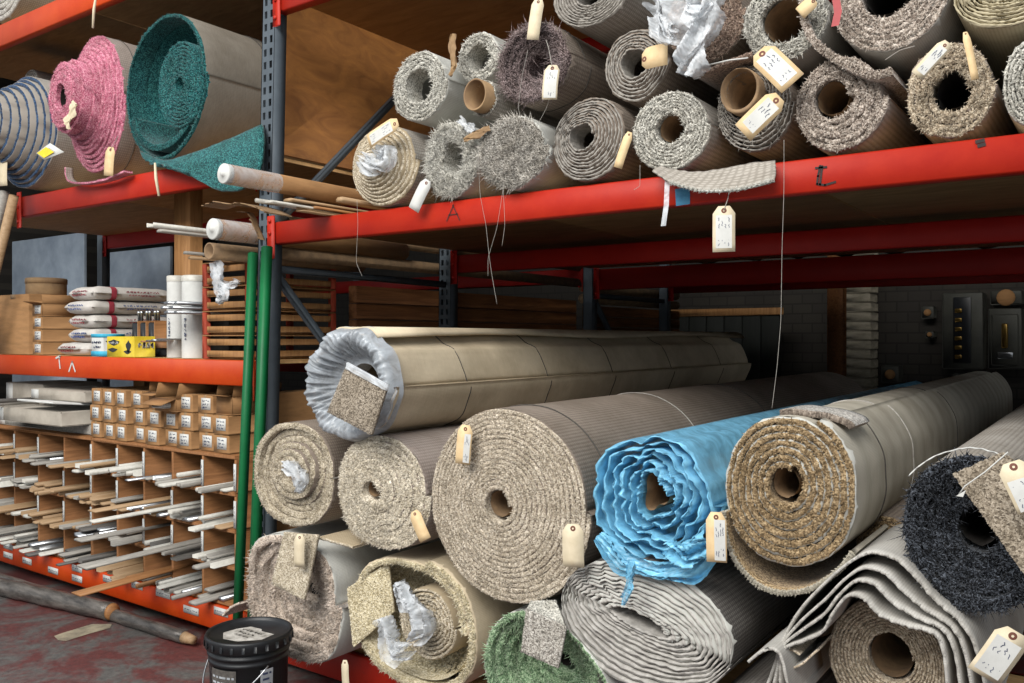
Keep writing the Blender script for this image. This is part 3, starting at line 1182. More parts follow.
M['p_black'] = m_pile('black_pile', '#0d0e11', '#1a1c21', '#666c76')  # lightest yarn tone paints in the bluish highlights on the black strands
M['p_pink'] = m_pile('pink_pile', '#94405a', '#bc6a82', '#d89eac')
M['p_teal'] = m_pile('teal_pile', '#082c30', '#12484c', '#3e7e7c')
M['p_navy'] = m_pile('navy_pile', '#0e1a30', '#1e3450', '#3e5c80')
M['p_tan'] = m_pile('tan_grey_pile', '#7a6c5c', '#b0a08a', '#d4c8b4')
M['p_sample'] = m_pile('taupe_grey_loop', '#5c5348', '#8a7f70', '#aea394')
M['p_felt'] = m_plain('grey_felt', '#8d8983', '#b0aca6', 40, .95, 0, .4)
M['p_feltd'] = m_plain('grey_flat_weave', '#75706a', '#9a958d', 60, .95, 0, .4)
M['b_jute'] = m_back('jute_backing', '#988a72', '#bdac90')
M['b_plast'] = m_back('pale_jute_backing', '#bfb096', '#d6c7ac', 300, 300, st=.12)
M['b_grey'] = m_back('grey_backing', '#8a847c', '#b4aea6')
M['b_brown'] = m_back('brown_grey_backing', '#72675e', '#9a8e82')
M['b_mauveb'] = m_back('mauve_backing', '#8c8078', '#b0a49c')
M['b_khaki'] = m_back('ribbed_grey_backing', '#a39d8f', '#bfb9ab', 520, 12, st=.2)
M['b_cream'] = m_back('cream_felt_backing', '#a09d97', '#b9b6b0', 300, 300, st=.1)
M['b_stone'] = m_back('stone_grey_backing', '#7e776c', '#9e968a', 300, 300, st=.15)
M['b_butter'] = m_back('butter_backing', '#aea48a', '#cac0a4', 200, 200, st=.15)
M['b_white'] = m_back('white_grey_backing', '#b4b4ae', '#d2d2cc', 300, 300, st=.1)
M['b_dark'] = m_back('charcoal_backing', '#4e4a48', '#74706c')
M['b_blue'] = m_film('blue_film_wrap', '#7cbcdc', .97, .3)

LOW = 'carpet rolls stacked on the lower level'
UPG = 'carpet rolls stacked on the upper shelf'
LFT = 'carpet rolls on the high left shelf'
Y1 = -.25


def cone(d, r0=.3, r1=1.0):
    return lambda r: -d*(1-smooth01((np.asarray(r)-r0)/(r1-r0)))


def dish(d, r0=.15, r1=.95):
    return lambda r: d*(1-smooth01((np.asarray(r)-r0)/(r1-r0)))


# ---------- lower level, upper row
R = {}
R['plast'] = carpet_roll('long pale roll lying on top of the stack, end wrapped in clear plastic', 351, 389, 47, 60, -.30, 3.85, 6, .38, 'p_felt', 'b_plast',
            fill=.45, prof=dish(.10, .4, 1), jit=.02, wave=lambda r, th: .035*np.sin(9*th+r*9)*smooth01((r-.4)*2)*(.4+.6*(np.cos(th-2.6) > -.3)), seed=3, group=LOW,
            bands=((.02+.45, 'dkstring', .0022), (1.1, 'dkstring', .0022), (1.75, 'dkstring', .0022), (2.5, 'dkstring', .0022), (3.3, 'dkstring', .002)), backedge='filmw', bandr=.3, shell_lump=.006, bulge=.004)
R['khaki'] = carpet_roll('khaki roll with raised collar and plastic stuffed in its hole, leftmost of middle row', 291, 477, 43, 57, -.24, 4.0, 7, .16, 'p_khaki', 'b_brown',
            prof=lambda r: .04*np.sin(np.clip((np.asarray(r)-.35)/.5, 0, 1)*PI), tuft=(8000, .007, .003, .6), jit=.006, seed=4, fill=.97, bulge=.004, group=LOW, core='core', sq=2.2, bandr=.12, harm=((2, .02, .5),))
R['oat'] = carpet_roll('oatmeal speckled roll with small fuzzy hole, between khaki roll and the biggest roll', 385, 493, 50, 63, -.26, 4.0, 9, .13, 'p_oat', 'b_mauveb',
            prof=lambda r: -.02*(1-np.asarray(r)), tuft=(11000, .009, .0030, .7), fill=.985, bulge=.003, jit=.006, seed=5, group=LOW, sq=2.25, hoff=(-.22, .0), core='core', bandr=.05, wob=.4)
R['big'] = carpet_roll('biggest sand-coloured roll with brown core hole, centre of the stack', 501, 504, 81, 101, -.27, 4.0, 17, .135, 'p_big', 'b_brown',
            prof=lambda r: .015*np.asarray(r), tuft=(26000, .006, .0027, .6), jit=.004, seed=6, fill=.985, bulge=.003, group=LOW, hoff=(-.10, -.01), core='core', bandr=.07,
            bands=((.16, 'dkstring', .0025), (1.0, 'string', .0025), (1.9, 'dkstring', .002)), wob=.35)
R['blue'] = carpet_roll('roll wrapped in bright blue plastic film', 651, 509, 76, 73, -.27, 4.1, 7, .20, 'filmb', 'b_blue',
            fill=.30, jit=.022, wave=lambda r, th: (.09*(np.abs(np.sin(2.5*th+2.2*r))-.62)*smooth01((r-.2)*4)+.06*np.cos(3*th+.4)*(r < .5)*(1-r)+.03*(np.abs(np.sin(6*th-9*r))-.6)*smooth01((r-.25)*4)+.010*np.sin(15*th+20*r)*smooth01((r-.25)*4))*smooth01((1-r)*6+.02), seed=8, group=LOW,
            prof=dish(.02, .2, 1), core='core', hsh=(.75, 1.25), hoff=(-.02, .08), bandr=.5, bulge=.003, wob=.5, shell_lump=.006)
R['olive'] = carpet_roll('brown roll with loose layers and a dark square hole, right of the blue roll', 791, 495, 70, 80, -.30, 4.0, 8, .19, 'p_olive', 'b_khaki',
            fill=.90, jit=.007, tuft=(10000, .007, .003, .6), seed=9, bulge=.006, group=LOW, hoff=(-.06, .10), core='core', bandr=.22, backedge='b_white', harm=((2, .02, 1.4),),
            bands=((.33, 'dkstring', .0022), (.75, 'string', .003), (1.7, 'dkstring', .002)), wob=.5, sq=2.1, theta0=1.1)
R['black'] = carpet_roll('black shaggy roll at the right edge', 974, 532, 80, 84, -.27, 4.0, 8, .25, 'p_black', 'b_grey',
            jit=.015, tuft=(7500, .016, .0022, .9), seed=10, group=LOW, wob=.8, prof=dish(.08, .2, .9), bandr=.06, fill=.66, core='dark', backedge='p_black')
R['brownbehind'] = carpet_roll('olive-brown roll half hidden in the gap left of the black roll', 880, 541, 34, 32, .10, 3.6, 5, .2, 'p_olive', 'b_brown',
            tuft=(1500, .008, .004, .5), seed=11, group=LOW)
# ---------- lower level, bottom row
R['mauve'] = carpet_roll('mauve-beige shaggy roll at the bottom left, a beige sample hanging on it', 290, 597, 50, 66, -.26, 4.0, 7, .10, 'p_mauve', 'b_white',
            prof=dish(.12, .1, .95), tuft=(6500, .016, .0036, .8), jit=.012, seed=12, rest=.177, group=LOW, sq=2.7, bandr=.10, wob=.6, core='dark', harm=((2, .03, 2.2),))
R['cream'] = carpet_roll('cream-gold roll with crumpled plastic in its middle, bottom row', 408, 618, 68, 73, -.22, 4.0, 2.2, .76, 'p_cream', 'b_plast',
            tuft=(3600, .011, .0036, .6), jit=.008, seed=13, rest=.177, group=LOW, sq=2.35, bandr=.2, harm=((2, .03, 2.3),), wob=.4, fill=.82)
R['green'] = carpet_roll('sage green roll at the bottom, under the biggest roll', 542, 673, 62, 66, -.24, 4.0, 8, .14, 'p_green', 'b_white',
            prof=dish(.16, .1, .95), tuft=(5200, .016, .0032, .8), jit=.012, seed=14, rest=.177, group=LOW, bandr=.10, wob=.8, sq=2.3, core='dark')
R['grey'] = carpet_roll('grey felt roll with rippled flattened layers, under the blue roll', 646, 624, 92, 71, -.30, 4.0, 13, .16, 'p_felt', 'b_dark',
            fill=.74, jit=.010, wave=lambda r, th: (.032*np.sin(24*th+4*r)*np.exp(-((np.mod(th-2.3+PI, 2*PI)-PI)/.55)**2) + .007*np.sin(13*th+r*9)+.03*np.sin(2*th+5*r)*(1-r))*smooth01((r-.2)*6)*smooth01((1.02-r)*6),
            seed=15, group=LOW, rot=-.35, hsh=(1.9, .45), hoff=(-.05, .06), bandr=.35, bulge=.004, wob=.7, backedge='b_white')
R['zebra'] = carpet_roll('grey ribbed roll just showing at the bottom edge, below the grey felt roll', 757, 742, 70, 68, -.26, 4.0, 11, .2, 'p_felt', 'b_dark', fill=.5, wob=.8, seed=16, group=LOW, bulge=.003, backedge='b_dark', jit=.01,
            wave=lambda r, th: .012*np.sin(22*th+r*20)*(r > .3))

# cream wrapped roll bottom right: coil inside, draped layers outside
R['wave'] = carpet_roll('roll draped in wavy off-white layers around a fawn coil, bottom right corner', 884, 652, 62, 66, -.20, 4.0, 12, .36, 'p_tan', 'b_brown',
            fill=.985, jit=.003, seed=17, group=LOW, backedge='p_tan', bandr=.5, bulge=.003, core='core', wob=.2, prof=dish(.05, .3, 1), tuft=(2500, .003, .003, .4))
base = [(757, 700), (777, 662), (787, 634), (812, 606), (840, 588), (857, 566), (873, 558), (892, 567), (915, 588), (940, 603), (957, 622), (972, 655), (986, 700)]
inner = [(800, 700), (788, 668), (784, 648), (800, 640), (822, 634), (832, 618), (843, 597), (858, 590), (872, 600), (888, 618), (915, 624), (940, 632), (947, 655), (950, 700)]
outp = [(752, 720), (772, 672), (783, 640), (800, 610), (826, 582), (850, 562), (872, 553), (897, 560), (916, 578), (936, 601), (960, 622), (976, 650), (992, 720)]
for k, (q, nm) in enumerate(((0.0, 'draped_layer'), (.36, 'draped_layer'), (.66, 'draped_layer'), (1.0, 'draped_layer'))):
    tt = np.linspace(0, 1, 13)
    A = np.array(outp, float)
    B = np.array(inner, float)
    ia = np.stack([np.interp(tt, np.linspace(0, 1, len(A)), A[:, j]) for j in (0, 1)], 1)
    ib = np.stack([np.interp(tt, np.linspace(0, 1, len(B)), B[:, j]) for j in (0, 1)], 1)
    pth = ia*(1-q)+ib*q
    sheet(pxpath(pth, -.33), .007, -.33-.01*k, 2.6, nm, ['b_cream', 'b_cream'], R['wave']['t'], yn=6, fray=.003, seed=k, tufts=(400, .005, .0012))
sheet(pxpath([(800, 655), (790, 650), (785, 658), (790, 668), (802, 664), (812, 655), (818, 650)], -.34), .006, -.34, -.05, 'curled_edge', ['b_cream', 'p_tan'], R['wave']['t'], seed=9)
sheet(pxpath([(748, 662), (765, 650), (780, 655), (790, 700)], -.40), .008, -.40, -.1, 'loose_corner', ['b_cream', 'b_cream'], R['wave']['t'], seed=3, fray=.004)

# ---- extras on the lower rolls
# plastic roll: film folds round the end, flap on top, carpet sample
T = R['plast']['t']
na, nr_ = 260, 16
a = np.linspace(0, 2*PI, na, endpoint=False)
rows = []
for j in range(nr_):
    q = j/(nr_-1)
    r0 = 1.035-.07*np.clip(np.cos(a+.3), 0, 1)-.66*q
    amp = math.sin(min(1, q*1.25)*PI)**.7*(.25+.75*np.clip(np.cos(a-2.6)+.3, 0, 1))*(.7+.6*Wob(91, (2, 3, 5, 8, 11), 2)(a, q*2))
    rip = np.sin(34*a+5*q+3.5*np.sin(3*a+2*q))+.7*np.sin(57*a-7*q+2*np.sin(5*a))
    x, zv = R['plast']['W'](r0*(1+.018*rip*amp*.6), a+.02*amp*np.sin(11*a))
    y = -.31+.10*smooth01((q-.25)/.75)-.012*math.sin(q*PI)+.016*rip*amp + (.06*(1-q/.12) if q < .12 else 0)
    rows.append(R['plast']['world'](x, zv, y))
f = [(j*na+i, j*na+(i+1) % na, (j+1)*na+(i+1) % na, (j+1)*na+i) for j in range(nr_-1) for i in range(na)]
M['wrapw'] = m_film('white_plastic_wrap', '#a2a8ae', .8, .3)
MB().add(np.concatenate(rows), f, 0).build('plastic_wrap', ['wrapw'], T, smooth=True)
# top flap of the backing overlapping along the roll
rp = R['plast']
a = np.linspace(1.05, 2.0, 14)
V = []
for y in np.linspace(-.27, 3.7, 12):
    x, zv = rp['W'](np.full(14, 1.03), a+ (0.05*math.sin(y*3)))
    V.append(rp['world'](x, zv, np.full(14, y+.18*0)))
n = 14
f = [(j*n+i, j*n+i+1, (j+1)*n+i+1, (j+1)*n+i) for j in range(11) for i in range(n-1)]
o = MB().add(np.concatenate(V), [q[::-1] for q in f], 0).build('loose_end', ['b_plast'], T, smooth=True, uv=np.concatenate([np.stack([a*.25, np.full(14, y)], 1) for y in np.linspace(-.27, 3.7, 12)]))
md = o.modifiers.new('thick', 'SOLIDIFY')
md.thickness = .010
# square carpet sample stuck on the plastic
ym = -.40


def slab(name, px, Y, th, mat, back_, label, cat='carpet sample', group=None, tufts=2500, tl=.006, parent=None, sag=0.0, fold=None, ys=None):
    """a square of carpet given by its 4 measured corners (tl, tr, br, bl): pile side to the front"""
    P = [at(u, v, Y if ys is None else ys[k]) for k, (u, v) in enumerate(px)]
    n = 12
    g = np.random.default_rng(int(px[0][0]))
    G = np.zeros((n, n, 3))
    for i in range(n):
        for j in range(n):
            a, b = i/(n-1), j/(n-1)
            G[i, j] = (P[0]*(1-b)+P[1]*b)*(1-a) + (P[3]*(1-b)+P[2]*b)*a
            G[i, j] += np.array([0, sag*math.sin(a*PI)*1.0, 0])
    nr = np.cross(G[0, -1]-G[0, 0], G[-1, 0]-G[0, 0])
    nr /= np.linalg.norm(nr)
    if nr[1] > 0:
        nr = -nr
    Fr = G + g.normal(0, .0008, G.shape)
    Bk = G - nr*th
    V = np.concatenate([Fr.reshape(-1, 3), Bk.reshape(-1, 3)])
    N = n*n
    f = []
    m = []
    for i in range(n-1):
        for j in range(n-1):
            q = (i*n+j, i*n+j+1, (i+1)*n+j+1, (i+1)*n+j)
            f.append(q)
            m.append(0)
            f.append(tuple(N+x for x in q[::-1]))
            m.append(1)
    ring = [j for j in range(n)]+[i*n+n-1 for i in range(1, n)]+[(n-1)*n+j for j in range(n-2, -1, -1)]+[i*n for i in range(n-2, 0, -1)]
    for a, b in zip(ring, ring[1:]+ring[:1]):
        f.append((a, N+a, N+b, b))
        m.append(0)
    mb = MB()
    mb.add(V, f, m)
    if tufts:
        aa, bb = g.uniform(0, 1, tufts), g.uniform(0, 1, tufts)
        p = (P[0][None]*(1-bb)[:, None]+P[1][None]*bb[:, None])*(1-aa)[:, None] + (P[3][None]*(1-bb)[:, None]+P[2][None]*bb[:, None])*aa[:, None]
        p[:, 1] += sag*np.sin(aa*PI)
        e1 = (P[1]-P[0])/np.linalg.norm(P[1]-P[0])
        e2 = np.cross(nr, e1)
        a0 = g.uniform(0, 6.28, tufts)
        tw = .0035
        T_ = np.zeros((tufts, 4, 3))
        for q in range(3):
            an = a0+q*2*PI/3
            T_[:, q] = p + tw*(np.cos(an)[:, None]*e1+np.sin(an)[:, None]*e2)
        T_[:, 3] = p + nr*(tl*g.uniform(.4, 1.2, tufts))[:, None] + g.normal(0, tl*.35, (tufts, 3))
        tf = []
        for q in np.arange(tufts)*4:
            tf += [(q, q+1, q+3), (q+1, q+2, q+3), (q+2, q, q+3)]
        mb.add(T_, tf, 0)
    if parent:
        return mb.build(name, [mat, back_], parent)
    t = empty(name, P[3], label, cat, group)
    mb.build('pile', [mat, back_], t)
    return t


slab('carpet_sample', [(346, 366), (386, 389), (371, 435), (327, 412)], -.42, .012, 'p_sample', 'b_brown', 'square taupe carpet sample hanging on the plastic-wrapped end of the top roll', tl=.003)
o = slab('carpet_sample', [(347, 362), (388, 385), (386, 391), (345, 369)], -.425, .010, 'filmw', 'filmw', '', parent=T, tufts=0)
o.name = 'clear_tape'
# plastic in the khaki roll's hole
crumple('plastic_bag', [(285, 464), (296, 470), (303, 480), (300, 492)], -.29, [.02, .04, .035, .015], R['khaki']['t'], 'filmw', 8, .03, 18, 12)
# sample hanging on mauve roll
slab('carpet_sample', [(284, 532), (318, 535), (304, 600), (271, 584)], -.31, .012, 'p_khaki', 'b_jute', 'beige carpet sample hanging in front of the mauve roll, white tag on it', tl=.003, ys=(-.31, -.31, -.33, -.33))
sheet(pxpath([(318, 538), (330, 541), (345, 545), (352, 548)], -.28), .010, -.28, .2, 'loose_end', ['b_jute', 'p_khaki'], R['mauve']['t'], fray=.003)
sheet(pxpath([(222, 616), (230, 608), (240, 603)], -.30), .010, -.30, .1, 'loose_corner', ['b_white', 'p_mauve'], R['mauve']['t'], fray=.004)
# cream roll: inner panel, coil, plastic
T = R['cream']['t']
rc = R['cream']
a = np.linspace(0, 2*PI, 48, endpoint=False)
rings = []
for rr, y in ((.80, -.20), (.78, -.06), (.5, -.02), (.2, -.02)):
    x, zv = rc['W'](np.full(48, rr), a)
    rings.append(rc['world'](x, zv, np.full(48, y)))
V = np.concatenate(rings)
f = [(j*48+k, j*48+(k+1) % 48, (j+1)*48+(k+1) % 48, (j+1)*48+k) for j in range(3) for k in range(48)]
f.append(tuple(3*48+k for k in range(48)))
mb = MB().add(V, f, 0)
g = np.random.default_rng(5)
N = 4500
rr, tt = np.sqrt(g.uniform(.04, .62, N)), g.uniform(0, 6.28, N)
x, zv = rc['W'](rr, tt)
b0 = rc['world'](x, zv, np.full(N, -.03)-.10*smooth01((rr-.5)/.3))
TT = np.zeros((N, 4, 3))
a0 = g.uniform(0, 6.28, N)
for q in range(3):
    TT[:, q] = b0+.0045*np.stack([np.cos(a0+q*2.094), 0*a0, np.sin(a0+q*2.094)], 1)
TT[:, 3] = b0+np.stack([g.normal(0, .007, N), -g.uniform(.006, .018, N), g.normal(-.003, .007, N)], 1)
tf = []
for q in np.arange(N)*4:
    tf += [(q, q+1, q+3), (q+1, q+2, q+3), (q+2, q, q+3)]
mb.add(TT, tf, 0)
mb.build('inner_pile', ['p_cream'], T)
slab('x', [(347, 588), (388, 563), (394, 612), (353, 648)], -.235, .014, 'p_cream', 'b_jute', '', parent=T, tufts=2600, tl=.004, ys=(-.245, -.20, -.20, -.245)).name = 'folded_panel'


def coil(parent, u, v, hw, hh, Y, turns, hole, mat, back_, seed=1, dp=.14, tufts=1200, name='inner_coil', fill=.8):
    z = depth(u, Y)
    c = at(u, v, Y)
    fac = math.cos(TH)+(u-512)/F*math.sin(TH)
    rx, rz = hw*z/F/fac, hh*z/F
    g = np.random.default_rng(seed)
    n = int(turns*56)
    s = np.linspace(0, turns-1, n)
    th = 2*PI*s
    p = (1-hole)/turns
    ri = hole+p*s
    ro = ri+p*fill
    w = Wob(seed)
    k = 1+.03*w(th, ri)
    cols = []
    jj = g.normal(0, .002, n)
    for rr, dy in ((ro, dp), (ro, 0), (ro-(ro-ri)*.2, -.003), (ro-(ro-ri)*.5, -.01), (ri, .0), (ri, dp)):
        cols.append(np.stack([c[0]+rx*rr*k*np.cos(th), Y+dy+jj, c[2]+rz*rr*k*np.sin(th)], 1))
    V = np.stack(cols, 1)
    f = []
    m = []
    for i in range(n-1):
        for q in range(5):
            f.append((i*6+q, (i+1)*6+q, (i+1)*6+q+1, i*6+q+1))
            m.append(1 if q < 2 else 0)
    mb = MB().add(V, f, m)
    if tufts:
        ss = g.uniform(0, turns-1, tufts)
        rr = hole+p*ss+p*fill*g.uniform(0, .85, tufts)
        b0 = np.stack([c[0]+rx*rr*np.cos(2*PI*ss), np.full(tufts, Y-.004), c[2]+rz*rr*np.sin(2*PI*ss)], 1)
        TT = np.zeros((tufts, 4, 3))
        a0 = g.uniform(0, 6.28, tufts)
        for q in range(3):
            TT[:, q] = b0+.0035*np.stack([np.cos(a0+q*2.094), 0*a0, np.sin(a0+q*2.094)], 1)
        TT[:, 3] = b0+np.stack([g.normal(0, .005, tufts), -g.uniform(.004, .012, tufts), g.normal(0, .005, tufts)], 1)
        tf = []
        for q in np.arange(tufts)*4:
            tf += [(q, q+1, q+3), (q+1, q+2, q+3), (q+2, q, q+3)]
        mb.add(TT, tf, 0)
    return mb.build(name, [mat, back_], parent)


coil(T, 428, 622, 30, 38, -.20, 7, .22, 'p_khaki', 'b_jute', 5)
crumple('plastic_bag', [(400, 582), (410, 600), (420, 612), (426, 628), (415, 640)], -.25, [.012, .035, .05, .05, .02], T, 'filmw', 12, .05, 26, 14)
crumple('plastic_bag', [(384, 617), (390, 640), (398, 655), (412, 648)], -.26, [.02, .04, .05, .03], T, 'film', 14, .05, 22, 14)
# green roll: pale turned-over edge and a ribbed sample
slab('carpet_sample', [(526, 609), (566, 627), (558, 668), (521, 652)], -.36, .010, 'p_grey', 'b_white', 'ribbed grey-taupe carpet sample hanging over the green roll', tl=.003)
slab('x', [(531, 601), (556, 600), (566, 628), (526, 610)], -.345, .008, 'p_silver', 'b_white', '', parent=R['green']['t'], tufts=500, tl=.004, ys=(-.3, -.3, -.355, -.355)).name = 'turned_edge'
sheet(pxpath([(566, 628), (585, 648), (600, 668), (612, 695)], -.30), .012, -.31, .3, 'loose_end', ['b_white', 'p_green'], R['green']['t'], fray=.004, tufts=(400, .008, .002))
# olive roll: drooping outer lap and top scrap
T = R['olive']['t']
sheet(pxpath([(723, 512), (727, 540), (740, 567), (760, 586), (785, 593), (812, 588), (838, 571), (853, 552)], -.31), .013, -.31, 3.35, 'loose_end', ['p_olive', 'b_khaki'], T, fray=.003, tufts=(2200, .007, .003), yn=7)
t = empty('carpet_sample', at(815, 425, -.1), 'small folded grey-brown carpet scrap lying on top of the brown roll', 'carpet sample')
sheet(pxpath([(784, 412), (797, 411), (812, 413), (832, 416), (850, 422), (855, 427)], -.22), .018, -.25, -.08, 'pile', ['p_grey', 'b_brown'], t, fray=.003, tufts=(500, .006, .003))
# black roll: white stitched rim, draped sample
T = R['black']['t']
mb = MB()
a = np.linspace(.9, 2.5, 60)
x, zv = R['black']['W'](np.full(60, 1.0), a)
P = R['black']['world'](x, zv, -.29+.006*np.sin(a*40))
mb.tube(P, .002, 5)
mb.build('pale_edge', ['white'], T)
bs = slab('carpet_sample', [(953, 474), (1003, 452), (1090, 520), (1050, 610)], -.46, .012, 'p_sample', 'b_grey', 'grey-beige carpet sample draped over the black roll', tufts=5000, tl=.003, ys=(-.42, -.40, -.50, -.52))
mb = MB()
Q = [at(958, 496, -.455), at(965, 486, -.46), at(985, 472, -.46), at(1008, 452, -.45)]
mb.tube(Q, .0016, 5)
mb.add([at(956, 496, -.462), at(966, 490, -.462), at(963, 497, -.462)], [(0, 1, 2)], 0)
mb.build('white_cord', ['white'], bs)
# blue roll: torn flaps of film
T = R['blue']['t']
crumple('film_flap', [(600, 535), (625, 562), (660, 572), (692, 568), (716, 545)], -.31, [.02, .035, .03, .035, .02], T, 'filmb', 21, .035, 30, 14)
crumple('film_flap', [(668, 548), (690, 556), (712, 540)], -.34, [.02, .04, .03], T, 'filmb', 24, .05, 20, 12)
crumple('film_flap', [(632, 560), (630, 585), (624, 605)], -.37, [.012, .014, .008], T, 'filmb', 23, .02, 16, 8)

# ================================================================== UPPER SHELF (right bay)
def up(key, *a, **k):
    k.setdefault('group', UPG)
    k.setdefault('rest', 2.103)
    R[key] = carpet_roll(*a, **k)
    return R[key]


YU = -.03
up('tan', 'tan roll with coiled edges and milky plastic in its middle, leftmost on upper shelf', 391, 163, 36, 44, YU-.01, 3.5, 10, .16, 'p_khaki', 'b_grey', prof=cone(.05, .2, 1), tuft=(1500, .006, .003, .5), jit=.004, seed=31, backedge='b_jute', bandr=.3, hoff=(-.25, 0))
up('mint', 'pale grey-green fringed roll with dark open hole, second level, leftmost', 424, 91, 31, 40, YU-.02, 3.5, 6, .42, 'p_silver', 'b_white', tuft=(4200, .008, .0026, .8), jit=.008, seed=32, wob=.9, fill=.75, hoff=(-.05, .05))
up('smallgrey', 'small pale grey roll high up behind the pale grey-green one', 468, 64, 23, 28, .02, 3.4, 4, .45, 'p_silver', 'b_white', tuft=(1300, .010, .0028, .7), seed=33, wob=.6)
up('dmauve', 'dark mauve shaggy roll with deep dark centre, second level', 535, 68, 40, 45, YU-.02, 3.5, 5, .30, 'p_dmauve', 'b_brown', tuft=(5500, .022, .0024, .9), jit=.012, seed=34, wob=.8, prof=dish(.06, .2, .9), bands=((.12, 'dkstring', .002),))
up('shagl', 'light grey shaggy roll with oval hole, bottom row, second from left', 458, 163, 31, 41, YU, 3.5, 5, .34, 'p_silver', 'b_white', tuft=(4200, .020, .0026, .9), jit=.012, seed=35, hoff=(.2, .08), wob=.8, hsh=(.8, 1.2))
up('shagc', 'grey-cream shaggy roll whose yarn closes its hole, bottom row, third from left', 513, 156, 38, 41, YU-.02, 3.5, 7, .06, 'p_grey', 'b_white', tuft=(5200, .022, .0026, .9), jit=.012, seed=36, wob=.9)
up('flat', 'grey flat-woven roll with pinched heart-shaped hole, bottom row', 592, 144, 41, 44, YU-.01, 3.5, 11, .28, 'p_feltd', 'b_brown', fill=.78, jit=.004, seed=37, bandr=.4, bulge=.003, hoff=(-.30, .18), wob=.9, harm=((2, .04, 1.2),), wave=lambda r, th: -.10*np.exp(-((np.mod(th-1.7+PI, 2*PI)-PI)/.5)**2)*(1-r))
up('fringe', 'light grey fringed roll with its loose end lying on the red beam', 678, 134, 42, 43, YU-.02, 3.5, 9, .32, 'p_silver', 'b_grey', tuft=(4200, .007, .0024, .8), jit=.006, seed=38, hoff=(.0, .1), core='core', wob=.7, bandr=.3)
up('bent', 'grey-brown roll with flattened layers, second level above the heart-holed roll', 640, 72, 36, 42, .0, 3.4, 8, .35, 'p_feltd', 'b_brown', fill=.78, jit=.004, seed=39, bandr=.4, bulge=.003, hoff=(-.1, .15), wob=.8, wave=lambda r, th: -.12*np.exp(-((np.mod(th-1.5+PI, 2*PI)-PI)/.7)**2)*(1-.6*r))
up('topgrey', 'grey roll with ribbed backing on the top row, cut by the photo top', 583, 2, 40, 36, -.02, 3.4, 10, .30, 'p_feltd', 'b_grey', fill=.78, jit=.004, seed=40, bandr=.4, bulge=.003, wob=.6)
up('browns', 'brown-mauve shaggy roll with plastic spilling from its end, top row', 706, 30, 44, 50, -.0, 3.4, 6, .2, 'p_brown', 'b_brown', tuft=(4500, .014, .0026, .8), jit=.008, seed=41, wob=.6)
up('cored', 'fringed pale roll with large brown core, top row', 785, 12, 46, 44, -.04, 3.4, 6, .52, 'p_silver', 'b_cream', tuft=(3000, .011, .0022, .9), jit=.010, seed=42, core='core', wob=.8, bandr=.4)
up('tube', 'dark grey roll with protruding cardboard core, between two tags', 751, 110, 41, 47, -.0, 3.5, 9, .5, 'p_feltd', 'b_brown', fill=.6, jit=.006, seed=43, core='core', core_out=.05, hoff=(-.55, .75), wob=.8, tuft=(900, .010, .002, .9), bandr=.4)
up('taupe', 'taupe shaggy roll with dark round hole, bottom row above the black scrawl', 838, 111, 48, 50, -.02, 3.5, 6, .34, 'p_taupe', 'b_mauveb', tuft=(6500, .007, .0028, .7), jit=.010, fill=.84, seed=44, hoff=(-.28, .25), core='core', wob=.7, bandr=.12)
up('bigtop', 'large taupe roll with smooth cream backing, top row', 868, 6, 62, 60, -.03, 3.4, 7, .36, 'p_taupe', 'b_cream', tuft=(6500, .007, .0028, .7), jit=.006, seed=45, core='dark', wob=.4, bandr=.12, hoff=(-.1, .1))
up('shagr', 'grey-brown shaggy roll with ragged black hole, bottom row near the right end', 948, 89, 46, 50, -.0, 3.5, 5, .36, 'p_tan', 'b_mauveb', tuft=(6500, .008, .0028, .8), jit=.012, fill=.86, seed=46, hoff=(.1, -.05), wob=1.2, sq=2.4, bandr=.12, core='dark')
up('bluegrey', 'blue-grey roll cut by the right edge, bottom row of the upper shelf', 1046, 82, 52, 52, -.0, 3.5, 9, .2, 'p_silver', 'b_white', fill=.75, tuft=(2000, .008, .003, .6), seed=47, wob=.6, sq=2.3)
up('creamtop', 'cream roll of thin flattened layers in the top right corner', 1000, -4, 58, 44, -.02, 3.4, 9, .3, 'b_butter', 'b_butter', fill=.7, seed=48, wob=.9, bandr=.4, bulge=.003, hsh=(1.4, .5), harm=((2, .05, 0),), backedge='b_butter')
# small cardboard-core roll poking out
up('paper', 'small roll wrapped in brown paper core, squeezed between the shaggy rolls', 488, 103, 15, 21, -.06, 3.3, 2, .78, 'p_silver', 'b_grey', fill=.5, seed=49, core='cardd', core_out=.06, wob=.4, tuft=(300, .008, .002, .8))

